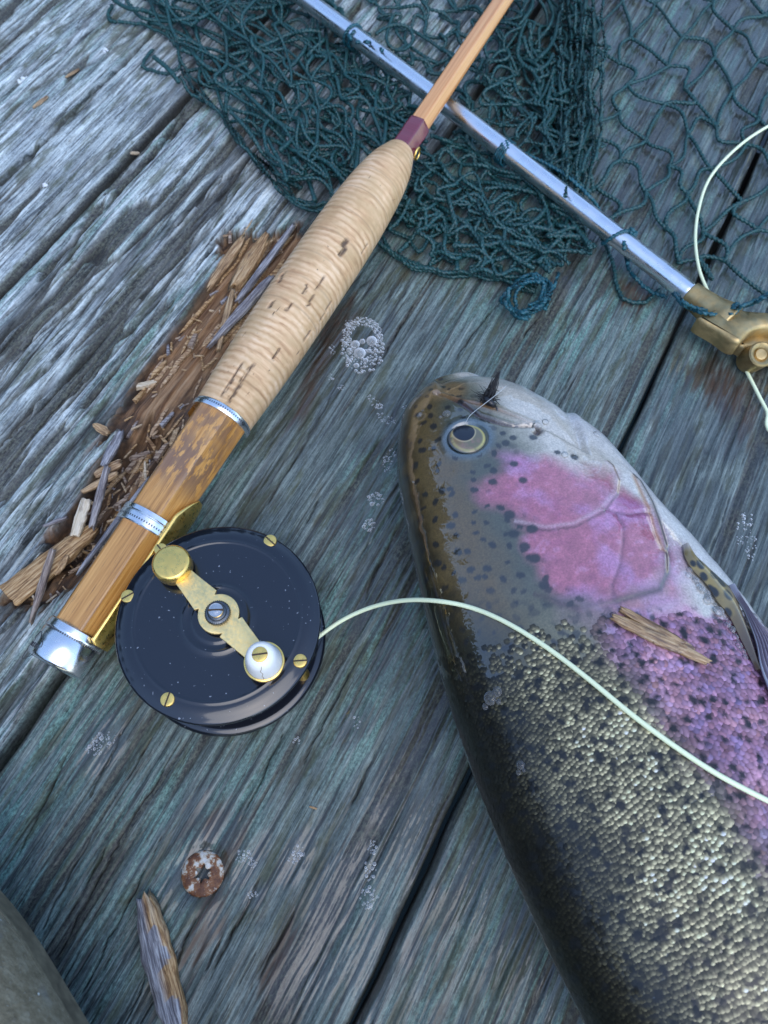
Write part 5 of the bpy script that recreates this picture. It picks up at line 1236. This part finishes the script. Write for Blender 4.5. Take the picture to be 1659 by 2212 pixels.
splinter('silver-grey shard leaning against the cork grip', 'splinter', (446, 762), (598, 592), .0046, .0030, 529, .10, group=G_CH, z0=-.0020, z1=.0028, taper=(.2, .5), name='wood_splinter')
splinter('dark grey spike with a black tip above the rotten hollow', 'splinter', (505, 668), (642, 482), .0036, .0024, 530, .08, group=G_CH, z0=-.001, z1=.0026, taper=(.6, .3), name='wood_splinter')
splinter('short russet stump of wood at the top of the hollow', 'splinter', (498, 640), (586, 502), .0078, .0030, 531, .46, group=G_CH, z0=-.0036, z1=.0012, jag=.25, name='wood_splinter')
splinter('russet fibre bundle left of the short russet stump', 'splinter', (440, 640), (536, 505), .0050, .0026, 532, .44, group=G_CH, z0=-.0040, z1=.0004, jag=.25, name='wood_splinter')
splinter('twig-thin dark splinter lying across the hollow below the cream chip', 'splinter', (92, 1140), (150, 1118), .0016, .0014, 533, .1, group=G_CH, z0=.0002, z1=.0008, name='wood_splinter')
splinter('grey sliver along the rim of the hollow beside the reel seat', 'splinter', (165, 1250), (330, 1030), .0022, .0026, 534, .06, group=G_CH, z0=-.0004, z1=.0012, taper=(.5, .2), name='wood_splinter')
splinter('pointed orange chip at the left rim of the hollow', 'wood chip', (202, 918), (238, 940), .0040, .0014, 535, .6, group=G_CH, z0=.0002, z1=.0006, taper=(.15, .6), name='wood_chip')
splinter('stubby tan chip left of the reel seat', 'wood chip', (118, 1245), (150, 1200), .0034, .0016, 536, .6, group=G_CH, z0=-.001, z1=.0, name='wood_chip')
# the crumbs nobody could count
def crumbs():
    g = np.random.default_rng(41); mb = MB(); RT = ROT; n = 0
    lo, hi = RT.min(0), RT.max(0)
    tall = []
    while n < 300:
        uv = g.uniform(lo, hi); ins = sdist(np.array([uv[0]]), np.array([uv[1]]), RT)[0]; dp = sdist(np.array([uv[0]]), np.array([uv[1]]), ROT_DEEP)[0]
        shv = sdist(np.array([uv[0]]), np.array([uv[1]]), SHELF)[0]
        if ins < .0015 or (dp < 0 and g.random() < .55) or (shv > 0 and g.random() < .72): continue
        big = g.random() < .25; L = g.uniform(.0045, .010) if big else g.uniform(.0016, .005); w_ = L * g.uniform(.14, .32); a = g.normal(0, .75); c = math.cos(a); s = math.sin(a)
        p = uv_world(*uv); z = deck_z(p[0], p[1]) + g.uniform(-.0006, .0012)
        X1 = A_ * c + L_ * s; Y1 = -A_ * s + L_ * c; k = g.uniform(-.25, .25)
        box = np.array([(-.5, -.5, 0), (.5 + g.uniform(-.2, .2), -.3, 0), (.5, .35, 0), (-.5 + g.uniform(-.2, .2), .5, 0), (-.45, -.35, 1), (.42, -.25, 1), (.4, .3, 1), (-.42, .4, 1)])
        V_ = np.zeros((8, 3)); V_[:, :2] = p[:2] + (box[:, :1] * L) * X1 + (box[:, 1:2] * w_) * Y1; V_[:, 2] = z + box[:, 2] * w_ * .55 + box[:, 0] * L * k
        mb.add(V_, [(0, 1, 5, 4), (1, 2, 6, 5), (2, 3, 7, 6), (3, 0, 4, 7), (4, 5, 6, 7)], tone=float(np.clip(g.normal(.38, .18), 0.05, .95)), damp=0.0); n += 1
    k = 0
    while k < 60:
        uv = g.uniform(lo, hi); shv = sdist(np.array([uv[0]]), np.array([uv[1]]), SHELF)[0]; ins = sdist(np.array([uv[0]]), np.array([uv[1]]), RT)[0]
        if ins < .003 or (shv < -.004 and g.random() < .7): continue
        L = g.uniform(.008, .026); n_ = 9; uu = uv[0] + np.linspace(-.5, .5, n_) * L; vv = uv[1] + np.linspace(-.5, .5, n_) * L * g.normal(0, .10) + g.normal(0, .0002, n_)
        pts = []
        for a_, b_ in zip(uu, vv):
            p = uv_world(a_, b_); pts.append((p[0], p[1], deck_z(p[0], p[1]) + .0002))
        pts = np.array(pts); pts[:, 2] = np.linspace(pts[:3, 2].mean(), pts[-3:, 2].mean(), n_) + .0004
        if pts[:, 2].max() - pts[:, 2].min() > .005: continue
        tube(mb, pts, np.interp(np.linspace(0, 1, n_), [0, .2, .8, 1], [.2, 1, 1, .15]) * g.uniform(.0005, .0013), 5, tone=float(np.clip(g.normal(.5, .12), .2, .8)), damp=0.0); k += 1
    tag(mb.build('wood_debris', CHIP, smooth=False), 'brown crumbs of rotten wood filling the hollow in the board', 'debris', kind='stuff')
crumbs()
# lichen flakes and specks on the far grey board
def flake(px, py, r, name, label, col, seed):
    g = np.random.default_rng(seed); p = P(px, py); mb = MB()
    for k in range(9):
        a = g.uniform(0, 6.3); d = r * math.sqrt(g.random()) * .8; rr = r * g.uniform(.25, .45)
        prof = [(rr, -.0004), (rr * .95, .0002), (rr * .6, .0005), (.00002, .0005)]
        lathe(mb, prof, 9, Matrix.Translation((d * math.cos(a), d * math.sin(a), g.uniform(0, .0003))))
    o = mb.build(name, simple(name, col, .8, var=.3, vscale=900)); o.location = (p.x, p.y, deck_z(p.x, p.y)); tag(o, label, 'lichen' if 'lichen' in name else 'seed')
flake(49, 169, .0032, 'lichen_flake', 'round white lichen flake near the upper left edge of the deck', (.62, .66, .64), 1)
flake(228, 106, .0019, 'lichen_flake', 'tiny white lichen speck beside the dark split in the far board', (.66, .70, .72), 2)
flake(98, 402, .0013, 'lichen_flake', 'smallest white lichen dot on the grey-green ridge', (.7, .72, .74), 3)
splinter('small yellow wood chip on the grey ridged board', 'wood chip', (281, 333), (298, 324), .0020, .0012, 541, .75, name='wood_chip')
splinter('orange sliver on the upper far board', 'splinter', (142, 172), (172, 146), .0020, .0008, 542, .62, name='wood_splinter')
splinter('pale orange sliver below the other on the upper far board', 'splinter', (70, 236), (106, 208), .0028, .0007, 543, .64, name='wood_splinter')
splinter('tiny red-brown needle on the wet middle board', 'pine needle', (668, 1742), (686, 1748), .0007, .0006, 544, .45, name='pine_needle')

# ================================================================== the deck screw
def deck_screw():
    p = P(437, 1887); o0 = empty('deck_screw', (p.x, p.y, deck_z(p.x, p.y) + .0003)); tag(o0, 'rusty white-flaked star-drive screw head sunk in the middle board', 'screw')
    o0.rotation_euler = (R(-3), R(2), R(25))
    t = NT('rusty_zinc'); f = t.noise((330,) * 3, 6, .65, (2, 1, 0)); f2 = t.noise((900,) * 3, 4)
    c = t.ramp(f, [(.40, (.60, .59, .55)), (.455, (.46, .40, .30)), (.50, (.21, .085, .03)), (.62, (.085, .03, .014)), (.74, (.16, .06, .02))]); c = t.mix(t.ramp(f2, [(.6, 0.), (.75, .7)]), c, (.55, .52, .44))
    t.l(c, 'Base Color'); t.l(.6, 'Roughness'); t.l(t.ramp(f, [(.4, .3), (.5, 0.)]), 'Metallic'); t.l(t.bump(f, .7, .0006), 'Normal')
    n = 96; a = np.linspace(0, 2 * np.pi, n, endpoint=False); star = .0021 + .00055 * np.cos(6 * a) + .00015 * np.cos(12 * a)
    mb = MB(); rows = []
    for r, z in [(.0066, -.0012), (.0068, -.0002), (.0068, .0003), (.0064, .0007), (.0052, .0010), (.0034, .0011)]: rows.append(np.column_stack([r * np.cos(a), r * np.sin(a), np.full(n, z)]))
    for q, z in [(1.12, .0011), (1.0, .0009), (.96, -.0010), (.5, -.0013)]: rows.append(np.column_stack([q * star * np.cos(a), q * star * np.sin(a), np.full(n, z)]))
    rows.append(np.column_stack([.00001 * np.cos(a), .00001 * np.sin(a), np.full(n, -.0013)]))
    V_ = np.array(rows); V_[:6, :, 2] += (fbm(V_[:6, :, 0] * 700 + 9, V_[:6, :, 1] * 700, 3, 3) - .5) * .0004
    grid_obj('screw_head', V_, t.m, o0, True)
    mb = MB(); prism(mb, np.column_stack([.93 * star * np.cos(a), .93 * star * np.sin(a)]), -.0011, -.00095); mb.build('drive_dirt', simple('screw_dirt', (.035, .035, .03), .9, var=.5, vscale=900), o0)
deck_screw()

# ================================================================== boot at the near corner
def boot():
    pA, pB = P(-40, 1838, .030), P(190, 2222, .030); f = (pA - pB).normalized(); f.z = 0; f.normalize()
    s = Vector((f.y, -f.x, 0))                                                # towards the deck, out of the corner
    tip = P(62, 1990, .030) - s * .048 + f * .060
    o0 = empty('wading_boot', (tip.x - f.x * .15, tip.y - f.y * .15, 0)); M = basis(tip, -f); Mr = Matrix.Translation((-o0.location.x, -o0.location.y, 0)) @ M
    tag(o0, 'muddy brown-grey wading boot poking into the near corner of the deck', 'boot')
    t = NT('muddy_nubuck'); c = t.ramp(t.noise((260,) * 3, 6, .7), [(.3, (.12, .10, .062)), (.5, (.21, .18, .118)), (.7, (.30, .275, .20))])
    c = t.mix(t.ramp(t.noise((900,) * 3, 3, .6), [(.62, 0.), (.72, .7)]), c, (.30, .29, .25)); c = t.mix(t.ramp(t.noise((60,) * 3, 4), [(.58, 0.), (.7, .6)]), c, (.20, .21, .22))
    c = t.mix(t.ramp(t.noise((480,) * 3, 2, .4, (5, 5, 5)), [(.74, 0.), (.76, 1.)]), c, (.6, .62, .6))
    t.l(c, 'Base Color'); t.l(.8, 'Roughness'); t.l(t.bump(t.noise((900,) * 3, 4), .5, .0008), 'Normal')
    xs_ = np.concatenate([np.linspace(0, .03, 20), np.linspace(.034, .30, 50)]); m = 60
    def hw(x): return .049 * np.sqrt(np.clip(1 - (1 - np.clip(x / .075, 0, 1)) ** 2.3, 0, 1)) * np.interp(x, [0, .1, .2, .27, .30], [1, 1, .82, .8, .55]) + .001
    def hh(x): return np.interp(x, [0, .01, .03, .07, .11, .15, .20, .27, .30], [.012, .028, .042, .050, .062, .085, .13, .17, .16])
    a = np.linspace(0, np.pi, m); ca = np.sign(np.cos(a)) * np.abs(np.cos(a)) ** .75; sa = np.abs(np.sin(a)) ** .8
    V_ = np.array([np.column_stack([np.full(m, x), hw(x) * ca, .014 + (hh(x) - .012) * sa]) for x in xs_])
    grid_obj('upper', V_, t.m, o0).matrix_local = Mr
    th = np.linspace(0, 2 * np.pi, 120, endpoint=False); xx = .150 - .150 * np.cos(th)
    out = np.column_stack([xx - .004 * np.cos(th), (hw(xx) - .002) * np.sign(np.sin(th)) * np.clip(np.abs(np.sin(th)) * 9, 0, 1)])
    mb = MB(); prism(mb, out[::-1] if False else out, .0005, .016, .002); ob = mb.build('sole', simple('boot_rubber', (.17, .145, .095), .8, var=.4, vscale=300), o0, sharp=40); ob.matrix_local = Mr
boot()

# ================================================================== foam and bubbles
def film_mat(name, white):
    t = NT(name); t.t.nodes.remove(t.b); out = [n for n in t.t.nodes if n.type == 'OUTPUT_MATERIAL'][0]
    tr = t.n('BsdfTransparent'); gl = t.n('BsdfGlossy'); gl.inputs['Roughness'].default_value = .04; df = t.n('BsdfDiffuse'); df.inputs[0].default_value = (.85, .88, .9, 1)
    fr = t.n('Fresnel'); fr.inputs['IOR'].default_value = 1.45
    lw = t.n('LayerWeight'); lw.inputs['Blend'].default_value = .35
    m1 = t.n('MixShader'); t.l(fr.outputs[0], m1.inputs[0]); t.l(tr.outputs[0], m1.inputs[1]); t.l(gl.outputs[0], m1.inputs[2])
    m2 = t.n('MixShader'); t.l(t.math('MULTIPLY', t.math('ADD', t.math('POWER', lw.outputs['Facing'], 1.1), .07), white, True), m2.inputs[0]); t.l(m1.outputs[0], m2.inputs[1]); t.l(df.outputs[0], m2.inputs[2])
    t.l(m2.outputs[0], out.inputs[0]); return t.m
FOAM = film_mat('foam_film', 1.7); BUB = film_mat('bubble_film', .35)
def dome(mb, c, r, n=None, flat=.8, rings=4, seg=10):
    c = np.array(c); n = np.array(n if n is not None else (0, 0, 1.)); M = np.array(basis(c, np.cross(n, [.3, .9, .1]), n))
    prof = [(r * math.cos(e), r * flat * math.sin(e)) for e in np.linspace(0, np.pi / 2 * .97, rings + 1)]
    lathe(mb, prof, seg, M, cap=False)
foam = MB(); fg = np.random.default_rng(13); placed = []
def bub(px, py, r):
    p = P(px, py)
    for q, qr in placed[-260:]:
        if (p.x - q.x) ** 2 + (p.y - q.y) ** 2 < (.80 * (r + qr)) ** 2: return
    placed.append((p, r)); dome(foam, (p.x, p.y, deck_z(p.x, p.y) - .0001), r, seg=12 if r > .0009 else 8, rings=4 if r > .0009 else 3)
for px, py, r in [(777, 764, .0026), (768, 744, .0019), (803, 737, .0024), (783, 738, .0013), (754, 757, .0012), (797, 758, .0011), (770, 790, .0012), (752, 780, .0010), (812, 757, .0010), (744, 742, .0010), (790, 778, .0011)]: bub(px, py, r)
for k in range(900):
    a = fg.uniform(0, 6.283); bot = max(0, math.sin(a)); rad = 27 + fg.uniform(0, 1) * (17 + 38 * bot ** 2)
    bub(783 + 1.0 * rad * math.cos(a), 724 + .95 * rad * math.sin(a) + 4, fg.uniform(.00028, .0008))
def froth(cx, cy, rx, ry, n, rmax=.0007, ang=0.0):
    for k in range(n):
        a = fg.uniform(0, 6.283); q = math.sqrt(fg.random()); x = rx * q * math.cos(a); y = ry * q * math.sin(a)
        bub(cx + x * math.cos(ang) - y * math.sin(ang), cy + x * math.sin(ang) + y * math.cos(ang), fg.uniform(.00018, .0002 + rmax * (.15 + .75 * fg.random() ** 3)))
for args in [(808, 868, 22, 9, 34, .0008, .7), (835, 905, 24, 9, 40, .0006, .4), (845, 985, 10, 16, 26, .0010), (838, 1000, 12, 22, 26, .0006), (812, 1078, 18, 14, 60, .0011), (798, 1135, 13, 14, 44, .0009), (738, 838, 10, 6, 16, .0005), (752, 700, 10, 7, 16, .0006, .5), (718, 756, 8, 10, 14, .0005),
             (715, 815, 8, 8, 14, .0005), (225, 1597, 26, 18, 40, .0009, -.4), (205, 1618, 20, 14, 30, .0008), (526, 1850, 18, 14, 30, .0009), (545, 1866, 12, 8, 22, .0007), (645, 1840, 14, 16, 36, .0010), (632, 1858, 10, 8, 20, .0006), (545, 1933, 12, 8, 22, .0007), (800, 1880, 14, 24, 40, .0010),
             (798, 1940, 20, 26, 60, .0011), (805, 1830, 12, 16, 26, .0008), (1608, 1140, 16, 40, 44, .0008, .3), (1622, 1185, 14, 30, 36, .0008), (770, 1560, 10, 14, 14, .0006), (640, 1600, 12, 8, 10, .0005), (880, 880, 10, 5, 14, .0006)]:
    froth(*args)
tag(foam.build('foam', FOAM), 'white soapy foam and froth bubbles on the wet boards', 'foam', kind='stuff')
def fish_bubbles():
    items = [('clear twin bubble on the dark back of the trout', [(1060, 1508, 15), (1075, 1494, 11), (1049, 1526, 7), (1078, 1516, 6)]), ('small clear bubble lower on the trout back', [(1125, 1652, 9), (1121, 1668, 6), (1132, 1664, 4)]),
             ('round water bubble above the trout eye', [(965, 895, 11), (952, 902, 5)]), ('round clear bubble behind the corner of the trout mouth', [(1162, 920, 14), (1178, 912, 9)]), ('clear bubble on the pale edge of the trout head', [(1290, 940, 12)]),
             ('small round bubble on the trout cheek', [(1220, 983, 9)]), ('white bubble cluster on the pectoral fin of the trout', [(1604, 1330, 13), (1618, 1342, 14), (1612, 1356, 11), (1598, 1345, 8), (1628, 1356, 7)]), ('bubble on the nostril of the trout', [(908, 896, 7), (914, 888, 4)])]
    for lab, bs in items:
        p0 = surf(bs[0][0], bs[0][1]); mb = MB()
        for px, py, r in bs:
            p, n = surf(px, py, .0001, True); dome(mb, np.array(p) - np.array(p0), r / 7500, n, .75, 8, 28)
        o = mb.build('water_bubble', BUB); o.location = p0; tag(o, lab, 'bubble', 'water bubbles on the trout')
    mb = MB(); g = np.random.default_rng(2); p0 = surf(1520, 1270)
    for (x, y) in smooth_path(Z6([(590, 690), (660, 790), (720, 880), (770, 930), (810, 1000), (905, 1120), (1000, 1250), (1040, 1330), (1080, 1400), (1150, 1530), (1200, 1640)]), 34):
        p, n = surf(x + g.normal(0, 2.5), y + g.normal(0, 2), .0003, True); dome(mb, np.array(p) - np.array(p0), g.uniform(.0004, .0011), n, .8, 6, 16)
    for px, py, r in [(1528, 1298, 9), (1551, 1322, 11), (1512, 1272, 7), (1502, 1254, 7)]:
        p, n = surf(px, py, .0003, True); dome(mb, np.array(p) - np.array(p0), r / 7000, n, .8, 8, 24)
    o = mb.build('bubble_string', BUB); o.location = p0; tag(o, 'string of tiny bubbles along the root of the pectoral fin', 'bubbles', kind='stuff')
fish_bubbles()
